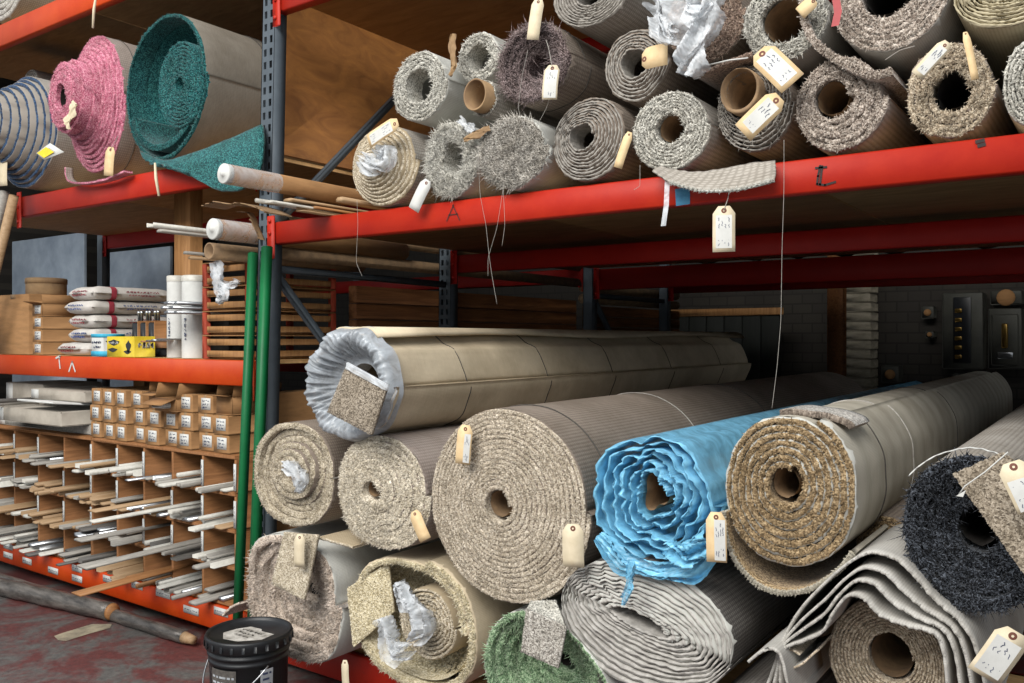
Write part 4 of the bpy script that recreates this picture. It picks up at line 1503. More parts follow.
def drape(name, rows, mats, parent, th=.012, seed=1, n=26, tufts=0):
    """a cloth through rows of measured points, each row at its own distance plane: rows = [(Y, [(u, v), ...]), ...]"""
    g = np.random.default_rng(seed)
    G = []
    for Y, pts in rows:
        P = np.array([at(u, v, Y) for u, v in pts])
        t_ = np.linspace(0, len(P)-1, n)
        G.append(np.stack([np.interp(t_, range(len(P)), P[:, k]) for k in range(3)], 1))
    G = np.array(G)
    m_ = 5*(len(rows)-1)+1
    tt = np.linspace(0, len(rows)-1, m_)
    H = np.zeros((m_, n, 3))
    for k in range(3):
        for j in range(n):
            H[:, j, k] = np.interp(tt, range(len(rows)), G[:, j, k])
    for _ in range(2):
        H[1:-1] = (H[:-2]+2*H[1:-1]+H[2:])/4
        H[:, 1:-1] = (H[:, :-2]+2*H[:, 1:-1]+H[:, 2:])/4
    H += g.normal(0, .001, H.shape)
    f = [(i*n+j, i*n+j+1, (i+1)*n+j+1, (i+1)*n+j) for i in range(m_-1) for j in range(n-1)]
    uv = np.stack(np.meshgrid(np.arange(n)*.01, np.arange(m_)*.01), -1).reshape(-1, 2)
    o = MB().add(H.reshape(-1, 3), f, 0).build(name, mats, parent, smooth=True, uv=uv)
    md = o.modifiers.new('thick', 'SOLIDIFY')
    md.thickness = th
    md.offset = 1
    return o


# loose ends on upper rolls
T = R['fringe']['t']
drape('loose_end', [(-.055, [(660, 166), (690, 172), (720, 169), (748, 163), (775, 160)]), (-.09, [(655, 168), (680, 180), (712, 182), (745, 176), (776, 168)]), (-.11, [(653, 170), (672, 183), (702, 191), (738, 190), (774, 181)])], ['b_grey'], T, .008, 4)
sheet(pxpath([(672, 183), (702, 191), (738, 190), (774, 181)], -.115), .005, -.125, -.112, 'fringe', ['b_white', 'b_white'], T, fray=.003, tufts=(900, .014, .0012))
T = R['bigtop']['t']
sheet(pxpath([(804, 0), (806, 22), (815, 42), (832, 56), (852, 68), (875, 76), (893, 72)], -.06), .022, -.07, .8, 'loose_end', ['b_cream', 'p_taupe'], T, fray=.004, tufts=(1600, .010, .003))
T = R['browns']['t']
sheet(pxpath([(688, 70), (705, 74), (735, 62), (755, 56)], -.03), .012, -.05, .3, 'loose_end', ['b_brown', 'p_brown'], T, fray=.004, tufts=(500, .010, .003))
crumple('plastic_wrap', [(660, -6), (672, 12), (690, 22), (704, 16), (712, -6)], -.14, [.05, .07, .07, .06, .05], T, 'filmw', 51, .05, 30, 18)
crumple('plastic_wrap', [(704, 5), (703, 30), (694, 55), (686, 76)], -.16, [.05, .05, .05, .035], T, 'filmw', 52, .04, 26, 14)
crumple('plastic_wrap', [(655, 15), (666, 35), (676, 38)], -.15, [.03, .04, .02], T, 'filmw', 53, .03, 20, 12)
crumple('plastic_bag', [(362, 158), (374, 164), (386, 162), (388, 146)], -.11, [.025, .05, .05, .03], R['tan']['t'], 'filmw', 54, .04, 24, 14)
crumple('torn_paper', [(454, 34), (452, 50), (455, 66), (450, 76)], -.06, [.012, .018, .016, .006], R['smallgrey']['t'], 'cardd', 55, .01, 14, 6)
crumple('plastic_scrap', [(460, 120), (470, 128), (476, 133)], -.07, [.014, .018, .010], R['shagl']['t'], 'filmw', 56, .02, 12, 6)
crumple('torn_paper', [(464, 140), (478, 134), (490, 128)], -.08, [.008, .018, .012], R['shagc']['t'], 'cardd', 57, .008, 12, 6)

# loose yarns
for key, pts in (('shagl', [(478, 150), (480, 195), (486, 225), (489, 255), (492, 276), (497, 304)]), ('shagc', [(503, 182), (505, 225), (502, 246)]),
                 ('shagc', [(503, 190), (497, 228), (488, 258), (488, 276)]), ('tan', [(357, 200), (358, 225), (356, 262), (362, 276)]),
                 ('tube', [(784, 140), (784, 190), (782, 250), (781, 320), (777, 368), (772, 408)]), ('dmauve', [(528, 50), (522, 76), (518, 110), (530, 136)]), ('dmauve', [(555, 70), (548, 105), (536, 128)]),
                 ('fringe', [(640, 165), (640, 186), (634, 190)])):
    thread(pts, -.10, R[key]['t'], .0007)
mb = MB()
P = [at(667, 181, -.09), at(666, 205, -.092), at(663, 226, -.096)]
pp = []
for q in P:
    pp += [q+np.array([-.008, 0, 0]), q+np.array([.010, 0, 0])]
mb.add(pp, [(0, 1, 3, 2), (2, 3, 5, 4)], 0)
o = mb.build('tape_strip', ['filmw'], R['fringe']['t'])
thread([(885, 60), (900, 50), (915, 46)], -.06, R['shagr']['t'], .001, 'string')
mb = MB()
P = [at(835, -8, -.10), at(838, 12, -.11), at(835, 26, -.115)]
pp = []
for q in P:
    pp += [q+np.array([-.011, 0, 0]), q+np.array([.011, 0, 0])]
M['redrib'] = m_plain('red_ribbon', '#86141a', '#961c20', 30, .5)
mb.add(pp, [(0, 1, 3, 2), (2, 3, 5, 4)], 0)
tag(mb.build('red_ribbon', ['redrib']), 'short red ribbon hanging in front of the large taupe roll, top', 'ribbon')

# ================================================================== LEFT HIGH SHELF
YL = -.04
pk = carpet_roll('pink roll telescoped outward into a cone, high left shelf', 98, 104, 28, 70, YL, 3.3, 14, .16, 'p_pink', 'b_mauveb', prof=lambda r: -.13*(1-smooth01((np.asarray(r)-.38)/.2))-.08*(1-smooth01((np.asarray(r)-.5)/.5)), core='dark', tuft=(9500, .008, .0034, .7), jit=.005, seed=61, group=LFT, rest=2.457, backedge='p_pink', bandr=.08, bands=((.10, 'dkstring', .002),))
tl = carpet_roll('large teal roll unrolling at its outer lap, high left shelf', 165, 87, 41, 75, YL, 3.3, 2.0, .9, 'p_teal', 'b_stone', tuft=(2500, .009, .004, .6), jit=.006, seed=62, group=LFT, rest=2.457, backedge='p_teal', fill=.8, wob=.3, harm=((2, .02, .6),), bands=((.42, 'dkstring', .003), (.47, 'dkstring', .003)))
T = tl['t']
coil(T, 181, 84, 23, 46, -.05, 11, .14, 'p_teal', 'p_teal', 6, .2, 3500)
# inside of the outer lap + plate behind the coil
rings = []
a = np.linspace(0, 2*PI, 48, endpoint=False)
for rr, y in ((.93, -.04), (.92, .30), (.1, .30)):
    x, zv = tl['W'](np.full(48, rr), a)
    rings.append(tl['world'](x, zv, np.full(48, y)))
f = [(j*48+k, j*48+(k+1) % 48, (j+1)*48+(k+1) % 48, (j+1)*48+k) for j in range(2) for k in range(48)]
f.append(tuple(2*48+k for k in range(48)))
mb = MB().add(np.concatenate(rings), f, 0)
mb.build('inner_pile', ['p_teal'], T)
# second inner laps between coil and rim (lower part)
sheet(pxpath([(137, 120), (141, 135), (151, 146), (163, 148), (178, 140), (192, 122)], -.03), .03, -.045, .25, 'inner_lap', ['p_teal', 'p_teal'], T, tufts=(1400, .010, .004))
# loose teal lap lying on the shelf and hanging over the beam
drape('loose_end', [(-.06, [(140, 151), (165, 161), (195, 152), (228, 139), (262, 124)]), (-.10, [(143, 158), (168, 165), (200, 160), (232, 153), (263, 140)]), (-.11, [(150, 162), (172, 168), (205, 173), (236, 176), (262, 158)]), (-.115, [(156, 164), (180, 168), (216, 191), (240, 191), (258, 173)])], ['p_teal'], T, .014, 5)
st = carpet_roll('grey roll with navy pile edges showing as stripes, far left of the high shelf', 27, 132, 30, 57, YL, 3.3, 13, .12, 'p_navy', 'b_grey', prof=cone(.36, .1, 1.0), tuft=(1200, .006, .003, .5), jit=.004, seed=63, group=LFT, rest=2.457, bandr=.08, backedge='b_grey', deep=.14)
sheet(pxpath([(70, 168), (72, 180), (84, 184), (110, 180), (130, 172)], -.06), .012, -.09, -.045, 'loose_end', ['b_mauveb', 'p_pink'], pk['t'], fray=.003)
carpet_roll('plain grey-backed roll lying behind the striped one, far left', 31, 81, 8, 13, .3, 2.6, 5, .2, 'p_grey', 'b_mauveb', seed=64, group=LFT, rest=2.49)
crumple('torn_tape', [(76, 103), (70, 118), (66, 126)], -.27, [.03, .032, .03], pk['t'], 'manilaw', 65, .012, 10, 6)

# ================================================================== TAGS
price_tag('manila tag pinned on the upper face of the biggest sand-coloured roll', 466, 425, 463, 464, 16, -.31, (.22, .95, .0, .42), seed=2)
price_tag('plain manila tag hanging between the biggest roll and the blue roll', 573, 524, 574, 567, 22, -.36, None, 'manilaw', seed=3)
price_tag('manila tag with a written white label, on the right side of the blue roll', 716, 512, 717, 562, 20, -.38, (.15, .96, -.1, .44), seed=4)
price_tag('white tag lying on the beige sample of the mauve roll', 300, 534, 300, 567, 12, -.355, None, 'manilaw', seed=5)
price_tag('manila tag half tucked under the left side of the biggest roll', 414, 511, 426, 540, 13, -.31, None, 'manila', seed=6)
price_tag('manila tag at the right edge on the sample over the black roll', 1011, 462, 1034, 510, 30, -.53, (.35, .97, -.4, .3), 'manilaw', seed=7)
price_tag('written tag at the bottom right corner on the draped off-white roll', 1016, 631, 983, 676, 32, -.42, (.2, .92, -.38, .38), 'manilaw', seed=8)
price_tag('narrow pale tag hanging below the cream-gold roll at the bottom', 345, 660, 347, 690, 8, -.30, None, 'manilaw', seed=9)
# upper shelf
price_tag('tag hanging at the very top in front of the grey top-row roll', 539, -2, 533, 40, 13, -.10, None, 'manilaw', seed=10)
price_tag('white written tag on the dark mauve shaggy roll', 553, 65, 550, 100, 16, -.12, (.15, .95, -.4, .4), 'manilaw', seed=11, bend=.012, hang=(546, 40))
price_tag('written manila tag lying on the tan roll with plastic', 398, 122, 369, 142, 15, -.14, (.2, .92, -.36, .36), seed=12)
price_tag('white blank tag hanging below the tan roll over the red beam', 428, 180, 414, 210, 13, -.07, None, 'white', seed=13)
price_tag('square plain manila tag on the flattened grey-brown roll', 642, 60, 668, 54, 22, -.09, None, 'manila', seed=14)
price_tag('small tan tag tucked into the right side of the heart-holed roll', 630, 132, 618, 168, 9, -.07, None, 'manila', seed=15)
ct = price_tag('written tag above the cardboard core, tied by a white string', 759, 51, 793, 84, 27, -.12, (.14, .9, -.34, .36), seed=16)
price_tag('written tag below the cardboard core, tilted to the left', 780, 97, 743, 133, 24, -.12, (.16, .86, -.34, .34), 'manila', seed=17)
price_tag('written tag dangling alone below the red beam on a string', 724, 206, 724, 252, 22, -.11, (.2, .92, -.36, .36), 'manilaw', seed=18, hang=(729, 186))
price_tag('pale written tag on the upper left of the ragged-holed roll', 948, 42, 917, 76, 14, -.09, (.15, .9, -.3, .36), 'manilaw', seed=19)
price_tag('thin folded tag in the middle of the ragged-holed roll', 965, 32, 975, 80, 7, -.09, None, 'manila', seed=20)
price_tag('tan tag edge sticking out beside the large taupe roll, top', 815, 0, 800, 14, 14, -.10, None, 'manila', seed=21)
mb = MB()
mb.tube([at(748, 58, -.125), at(730, 60, -.12), at(708, 65, -.11)], .0028, 5)
mb.build('string', ['white'], ct)
# left shelf
price_tag('plain tan tag hanging from the lower right of the pink roll', 111, 147, 109, 176, 12, -.13, None, 'manila', seed=22, hang=(118, 136))
price_tag('pale tag hanging from the striped roll at the left edge', 3, 156, 3, 186, 13, -.2, None, 'manilaw', seed=23)
M['yel'] = m_plain('yellow_print', '#d8b81c', '#e8cc30', 40, .5, 0, 0)
t = empty('price_tag', at(50, 150, -.28), 'white tag with yellow print between the striped and the pink roll', 'tag')
a4 = [at(36, 153, -.30), at(50, 143, -.30), at(64, 152, -.29), at(44, 160, -.30)]
a4b = [p_+np.array([0, .002, 0]) for p_ in a4]
MB().add(a4+a4b, [(0, 1, 2, 3), (7, 6, 5, 4), (0, 4, 5, 1), (1, 5, 6, 2), (2, 6, 7, 3), (3, 7, 4, 0)], 0).build('card', ['white'], t)
a4 = [at(37, 153, -.302), at(46, 147, -.302), at(54, 152, -.302), at(44, 158, -.302)]
MB().add(a4, [(3, 2, 1, 0)], 0).build('yellow_print', ['yel'], t)
for (pts, lab) in (([(155, 163), (156, 178), (159, 196)], 'twisted pale paper string dangling below the teal roll'), ([(96, -4), (94, 10), (93, 28)], 'knotted cream rag strip hanging above the pink roll')):
    P = [at(u, v, -.14) for u, v in pts]
    o = MB().tube(P, [.006, .009, .007], 6).build('hanging_strip', ['manilaw'], None)
    tag(o, lab, 'strip')


carpet_roll('grey roll on the topmost left shelf, just showing in the corner above the beam', 2, -22, 24, 44, .02, 2.5, 6, .2, 'p_grey', 'b_grey', seed=66, rest=3.625)
# ================================================================== LEFT BAY: PIGEONHOLES AND TRIM
ZF = .222          # floor of the pigeonholes
RH = .185


def pigeon(x0, x1, nc, rows, Yf, label, dp=.55):
    t = empty('pigeonhole_rack', ((x0+x1)/2, Yf, .202), label, 'pigeonhole rack', None)
    w = (x1-x0)/nc
    th = .018
    zt = .204+rows*RH+th
    for r in range(rows+1):
        z = .204+r*RH
        MB().box((x0, Yf, z), (x1, Yf+dp, z+th), 0, .002).build('shelf_board', ['woodx'], t)
    for c_ in range(nc+1):
        x = x0+c_*w
        for r in range(rows):
            z = .204+r*RH+th
            o = MB().box((x-th/2, Yf+.004, z+.0005), (x+th/2, Yf+dp-.01, z+RH-th-.0005), 0, .002).build('divider', ['woodx'], t)
            if 0 < c_ and r > 0 and (c_*3+r*5) % 4 != 0:
                l_ = MB().box((x-.009, Yf-.001, z+.01), (x+.009, Yf+.003, z+RH-.04), 0)
                scribble(l_, np.array([x, Yf-.0015, z+.02]), np.array([0, 0, 1.0]), np.array([1.0, 0, 0]), np.array([0, -1.0, 0]), .03, [(.0, RH-.085, -.002, .004)], c_*7+r)
                nf = 6
                l_.m = [0]*nf+[1]*(len(l_.f)-nf)
                l_.build('label_strip', ['white', 'ink'], o)
    MB().box((x0, Yf+dp, .204), (x1, Yf+dp+.006, zt), 0).build('back_panel', ['plank'], t)
    return t


pigeon(-1.572, -.235, 5, 4, -.005, 'pigeonhole rack of five columns full of trim strips, beside the green posts')
pigeon(-2.86, -1.60, 4, 4, .005, 'second pigeonhole rack further left, full of trim strips, cut by the photo edge')
COLN = ['column next to the green posts', 'second column from the green posts', 'third column from the green posts', 'fourth column from the green posts', 'fifth column from the green posts']
COLL = ['left rack, its rightmost column', 'left rack, second column from right', 'left rack, third column from right', 'left rack, leftmost column in view']
ROWN = ['bottom', 'second-lowest', 'second-highest', 'top']
COLORS = {'whitep': 'white vinyl', 'greytrim': 'grey', 'dktrim': 'charcoal', 'tantrim': 'tan wood', 'brtrim': 'brown wood', 'alu': 'aluminium'}


def strip_profile(kind, w, h):
    if kind == 'flat':
        return [(-w/2, 0), (w/2, 0), (w/2, h*.6), (w*.3, h), (-w*.3, h), (-w/2, h*.6)]
    if kind == 'L':
        return [(-w/2, 0), (w/2, 0), (w/2, h*.25), (-w/2+h*.25, h*.25), (-w/2+h*.25, h*1.6), (-w/2, h*1.6)]
    if kind == 'U':
        k = h*.22
        return [(-w/2, 0), (w/2, 0), (w/2, h*1.4), (w/2-k, h*1.4), (w/2-k, k), (-w/2+k, k), (-w/2+k, h*1.4), (-w/2, h*1.4)]
    if kind == 'round':
        return [(w/2*math.cos(a), h/2+h/2*math.sin(a)) for a in np.linspace(0, 2*PI, 10, endpoint=False)]
    return [(-w/2, 0), (w/2, 0), (w/2, h*.3), (w*.1, h*.5), (-w*.1, h), (-w/2, h)]


def trim_strip(label, group, x, z, p, dpth, kind, w, h, mat, yaw=0, pitch=0, roll=0, name='profile_strip', cat='strip', yb=0.0):
    pr = strip_profile(kind, w, h)
    k = len(pr)
    R_ = rotz(yaw) @ rotx(pitch) @ roty(roll)
    V = []
    for y in (-p, dpth):
        for a, b_ in pr:
            V.append((a, y, b_))
    # turn about the shelf edge, where it rests
    V = np.array(V) @ R_.T + np.array([x, yb, z])
    f = [(i, (i+1) % k, k+(i+1) % k, k+i) for i in range(k)]+[tuple(range(k))[::-1], tuple(range(k, 2*k))]
    o = MB().add(V, f, 0).build(name, [mat], None)
    return tag(o, label, cat, group)


def fill_cells(x0, x1, nc, right, seedbase, plan):
    w = (x1-x0)/nc
    for c_ in range(nc):
        for r in range(4):
            g = random.Random(seedbase+c_*17+r*5)
            cn = nc-1-c_
            key = (cn, r)
            mats = plan.get(key)
            if mats is None:
                mats = g.choice([['whitep', 'greytrim'], ['greytrim', 'tantrim'], ['whitep', 'dktrim'], ['tantrim', 'whitep'], ['greytrim', 'dktrim', 'whitep']])
            n = g.randint(4, 7)
            xa, xb = x0+c_*w+.016, x0+(c_+1)*w-.016
            z0 = .204+r*RH+.018
            where = (COLN if right else COLL)[cn]
            grp = 'trim strips in the %s row, %s' % (ROWN[r], where)
            zl = 0
            xx = xa
            lay = 0
            for i in range(n):
                mt = mats[i % len(mats)] if i < len(mats)*2 else g.choice(mats)
                kd = g.choice(['flat', 'flat', 'L', 'U', 'q', 'round'])
                ww = g.uniform(.028, .062)
                hh = g.uniform(.010, .022)
                if kd == 'round':
                    ww = hh = g.uniform(.018, .030)
                if xx+ww > xb-.01:
                    lay += 1
                    xx = xa+g.uniform(0, .02)
                if lay > 2:
                    break
                p = g.uniform(.02, .15) if g.random() < .7 else g.uniform(.0, .05)
                yaw = g.uniform(-.06, .06)
                z = z0+.002+lay*.030
                lab = '%s trim strip in the %s row, %s' % (COLORS[mt], ROWN[r], where)
                xc = xx+ww/2+.004
                trim_strip(lab, grp, xc, z, p, .45, kd, ww, hh, mt, yaw*.5 if p > .15 else 0, g.uniform(.0, .012), 0)
                xx += ww+g.uniform(.008, .02)


fill_cells(-1.572, -.235, 5, True, 100, {
    (0, 0): ['greytrim', 'greytrim', 'alu'], (0, 1): ['whitep', 'whitep', 'greytrim'], (0, 2): ['whitep', 'whitep', 'tantrim'], (0, 3): ['greytrim', 'whitep'],
    (1, 0): ['alu', 'greytrim', 'whitep'], (1, 1): ['greytrim', 'dktrim', 'greytrim'], (1, 2): ['whitep', 'greytrim', 'alu'], (1, 3): ['greytrim', 'whitep', 'greytrim'],
    (2, 0): ['whitep', 'alu', 'brtrim'], (2, 1): ['whitep', 'dktrim'], (2, 2): ['tantrim', 'alu'], (2, 3): ['alu', 'greytrim'],
    (3, 0): ['tantrim'], (3, 1): ['greytrim', 'tantrim'], (3, 2): ['tantrim', 'greytrim'], (3, 3): ['whitep', 'whitep'],
    (4, 0): ['greytrim', 'dktrim'], (4, 1): ['alu', 'dktrim'], (4, 2): ['tantrim'], (4, 3): ['whitep', 'tantrim']})
fill_cells(-2.86, -1.60, 4, False, 300, {
    (0, 0): ['dktrim', 'dktrim', 'greytrim'], (0, 1): ['tantrim', 'greytrim'], (0, 2): ['tantrim', 'greytrim'], (0, 3): ['greytrim', 'tantrim', 'tantrim'],
    (1, 0): ['whitep', 'alu', 'dktrim'], (1, 1): ['tantrim', 'tantrim'], (1, 2): ['tantrim', 'tantrim'], (1, 3): ['greytrim', 'greytrim', 'alu'],
    (2, 0): ['whitep', 'whitep', 'greytrim'], (3, 0): ['greytrim', 'whitep']})
# a few long ones that reach far out
for (x, z, p, kd, w_, h_, mt, pt, lab) in (
        (-.62, .60, .52, 'flat', .05, .012, 'whitep', .01, 'long white strip reaching far out of the second-highest row'),
        (-.84, .605, .40, 'flat', .075, .010, 'tantrim', .01, 'wide tan strip reaching out of the second-highest row'),
        (-.55, .417, .60, 'flat', .070, .012, 'greytrim', .02, 'wide grey board reaching farthest out, second-lowest row'),
        (-.80, .232, .50, 'flat', .090, .012, 'brtrim', .035, 'wide brown board sloping out of the bottom row over the red beam'),
        (-1.05, .417, .36, 'flat', .080, .014, 'greytrim', .0, 'wide greyish board out of the second-lowest row, middle column'),
        (-2.35, .235, .62, 'flat', .06, .014, 'whitep', .0, 'long white board pointing out of the bottom row, far left'),
        (-2.30, .262, .56, 'L', .05, .016, 'greytrim', .0, 'long grey angle lying on the white board, far left bottom')):
    trim_strip(lab, None, x, z+.075, p, .40, kd, w_, h_, mt, -.02, pt)

# ---------------------------------------------------------------- boxes on top of the pigeonholes
ZT = .964


def label_square(o_parent, x0, x1, z0, z1, Y, seed):
    l_ = MB().box((x0, Y-.0012, z0), (x1, Y, z1), 0)
    scribble(l_, np.array([x0, Y-.0014, (z0+z1)/2]), np.array([1.0, 0, 0]), np.array([0, 0, 1.0]), np.array([0, -1.0, 0]), .05,
             [(.01, x1-x0-.01, .016, .005), (.012, x1-x0-.014, -.002, .006), (.01, x1-x0-.02, -.018, .005)], seed, .0016)
    l_.m = [0]*6+[1]*(len(l_.f)-6)
    l_.build('paper_label', ['white', 'ink'], o_parent)


def carton(label, x0, y0, z0, w, d, h, group=None, lab=True, seed=1, open_=False, mat='card', name='cardboard_box', flaps=(35, -20, 60, 15)):
    t = empty(name, (x0+w/2, y0+d/2, z0), label, 'box', group)
    if open_:
        mb = MB()
        th = .004
        mb.box((x0, y0, z0), (x0+w, y0+d, z0+th))
        mb.box((x0, y0, z0+th), (x0+w, y0+th, z0+h))
        mb.box((x0, y0+d-th, z0+th), (x0+w, y0+d, z0+h))
        mb.box((x0, y0+th, z0+th), (x0+th, y0+d-th, z0+h))
        mb.box((x0+w-th, y0+th, z0+th), (x0+w, y0+d-th, z0+h))
        mb.build('body', [mat], t)
        fl = min(w, d)*.48
        for k, ang in enumerate(flaps):
            a = math.radians(ang)
            if k == 0:
                P = [(x0, y0, z0+h), (x0+w, y0, z0+h)]
                dv = np.array([0, -math.cos(a), math.sin(a)])
            elif k == 1:
                P = [(x0, y0+d, z0+h), (x0+w, y0+d, z0+h)]
                dv = np.array([0, math.cos(a), math.sin(a)])
            elif k == 2:
                P = [(x0, y0, z0+h), (x0, y0+d, z0+h)]
                dv = np.array([-math.cos(a), 0, math.sin(a)])
            else:
                P = [(x0+w, y0, z0+h), (x0+w, y0+d, z0+h)]
                dv = np.array([math.cos(a), 0, math.sin(a)])
            P = [np.array(p_, float) for p_ in P]
            nv = np.cross(P[1]-P[0], dv)
            nv /= np.linalg.norm(nv)
            ff = fl if k < 2 else w*.45
            q = [P[0], P[1], P[1]+dv*ff, P[0]+dv*ff]
            q2 = [v_+nv*.003 for v_ in q]
            MB().add(q+q2, [(0, 1, 2, 3), (7, 6, 5, 4), (0, 4, 5, 1), (1, 5, 6, 2), (2, 6, 7, 3), (3, 7, 4, 0)], 0).build('flap', [mat], t)
    else:
        MB().box((x0, y0, z0), (x0+w, y0+d, z0+h), 0, .004).build('body', [mat], t)
        MB().box((x0+w*.42, y0-.001, z0+h-.03), (x0+w*.58, y0+d*.5, z0+h+.0008), 0).build('tape', ['cardd'], t)
    if lab:
        label_square(t, x0+w*.25, x0+w*.85, z0+h*.2, z0+h*.85, y0, seed)
    return t


g = random.Random(21)
LV = ['bottom layer', 'middle layer', 'top layer']
ORD = ['first', 'second', 'third', 'fourth', 'fifth', 'sixth', 'seventh', 'eighth', 'ninth']
bx = -1.60
bw, bd, bh = .112, .30, .094
for c_ in range(9):
    for r in range(3):
        x = -1.615 + c_*.149 + g.uniform(-.004, .004)
        y = -.01 + g.uniform(-.0, .035)
        z = ZT+.001+r*(bh+.003)
        op = r == 2 and c_ in (4, 5, 8)
        lab = '%s sample box with white label on the pigeonholes, %s, %s from the left' % ('open brown' if op else 'small brown', LV[r], ORD[c_])
        if r == 2 and c_ == 5:
            continue
        carton(lab, x, y, z, bw+(.018 if c_ > 3 else 0), bd, bh, 'small boxes on top of the pigeonholes', not op, c_*3+r, op, flaps=(-12 if c_ == 4 else 10, 80, 100, 75))
t = carton('wide open brown box with flaps hanging forward over the small boxes', -.885, -.03, ZT+.001+2*(bh+.003), .19, .30, .07, None, False, 5, True, flaps=(-18, 60, 110, 70))
o = MB().box((-.86, -.07, ZT+2*(bh+.003)+.02), (-.74, .2, ZT+2*(bh+.003)+.05), 0, .006).build('white_parcel', ['white'])
tag(o, 'flat white parcel poking out of the wide open box', 'parcel')
# flat long cartons and panels at left
for i, (x0, y0, z0, x1, y1, z1, mt, lab) in enumerate((
        (-2.86, .05, ZT+.002, -1.68, .45, ZT+.062, 'greytrim', 'long grey flat carton lying on the left pigeonholes'),
        (-2.50, -.12, ZT+.064, -1.70, .30, ZT+.150, 'cardgrey', 'wide grey-brown carton on the left pigeonholes'),
        (-2.30, .0, ZT+.200, -1.66, .40, ZT+.265, 'cardgrey', 'upper flat grey carton with a white label end, above the left pigeonholes'),
        (-2.86, .1, ZT+.152, -2.36, .5, ZT+.285, 'cardgrey', 'pale grey-brown carton at the left edge above the pigeonholes'))):
    if mt == 'cardgrey' and 'cardgrey' not in M:
        M['cardgrey'] = m_plain('grey_carton', '#8a8378', '#a29a8e', 6, .8, 0, .1)
    t = empty('flat_carton', ((x0+x1)/2, (y0+y1)/2, z0), lab, 'carton')
    MB().box((x0, y0, z0), (x1, y1, z1), 0, .006).build('body', [mt], t)
    MB().box((x0-.001, y0-.0012, z0+.004), (x0+.09, y0+.0, z1-.004), 0).build('paper_label', ['white'], t)
o = MB().box((-2.15, -.16, 0), (-1.72, .20, .012), 0, .003, R=rotx(-.1)).build('foam_sheet', ['white'])
o.location.z = ZT+.166
tag(o, 'white sheet tilted forward on the grey cartons at left', 'panel')
for i, (x, z, p, mt, lab) in enumerate(((-2.32, ZT+.18, .35, 'dktrim', 'dark tube sticking out beside the white sheet, upper one'), (-2.42, ZT+.155, .45, 'greytrim', 'grey tube sticking out beside the white sheet, lower one'))):
    trim_strip(lab, None, x, z, p, .3, 'round', .028, .028, mt, name='tube', cat='tube')

# wooden posts of the left bay
for (u0, u1, Y, z0, z1, lab) in ((174, 190, .25, 1.442, 2.43, 'pine post standing on the middle shelf behind the white cylinders'), (101, 112, .15, ZT+.002, 1.31, 'short pine post under the middle shelf above the small boxes')):
    a, b_ = at(u0, 300, Y)[0], at(u1, 300, Y)[0]
    if z1 < 1.4:
        Y = .36
    o = MB().box((a, Y, z0), (b_, Y+.085, z1), 0, .003).build('timber_post', ['wood'])
    tag(o, lab, 'post')

# ---------------------------------------------------------------- middle shelf (z = 1.44)
ZM = 1.441
carton('big plain cardboard box at the left edge of the middle shelf', -2.80, .02, ZM, .42, .42, .395, None, False, 1)
for i in range(4):
    carton(['lowest small box with a white label beside the big box, middle shelf', 'second small labelled box from below beside the big box', 'third small labelled box from below beside the big box', 'open topmost small box with flaps beside the big box'][i],
           -2.352, .03, ZM+i*.083, .125, .27, .080, 'small boxes beside the big box', True, 40+i, i == 3, flaps=(15, 80, 30, 95))
mb = MB().lathe([(.0, 0), (.12, 0), (.125, .008), (.125, .10), (.118, .108), (0, .108)], (-2.60, .24, ZM+.398), 28)
t = empty('round_tub', (-2.60, .24, ZM+.398), 'round brown tub lying on top of the big cardboard box', 'tub')
mb.build('body', ['cardd'], t)
MB().lathe([(.1265, .078), (.1285, .078), (.1285, .112), (.12, .116), (0, .116)], (-2.60, .24, ZM+.398), 28).build('lid', ['cardd'], t)
M['bag'] = m_plain('white_paper_sack', '#aaa49e', '#c4bfb8', 9, .8, 0, .5, bd=.01)
M['bagred'] = m_plain('dull_red_print', '#8a2c38', '#a23a48', 20, .8)
M['bagblue'] = m_plain('blue_print', '#2a4a8a', '#3a5a9a', 20, .8)


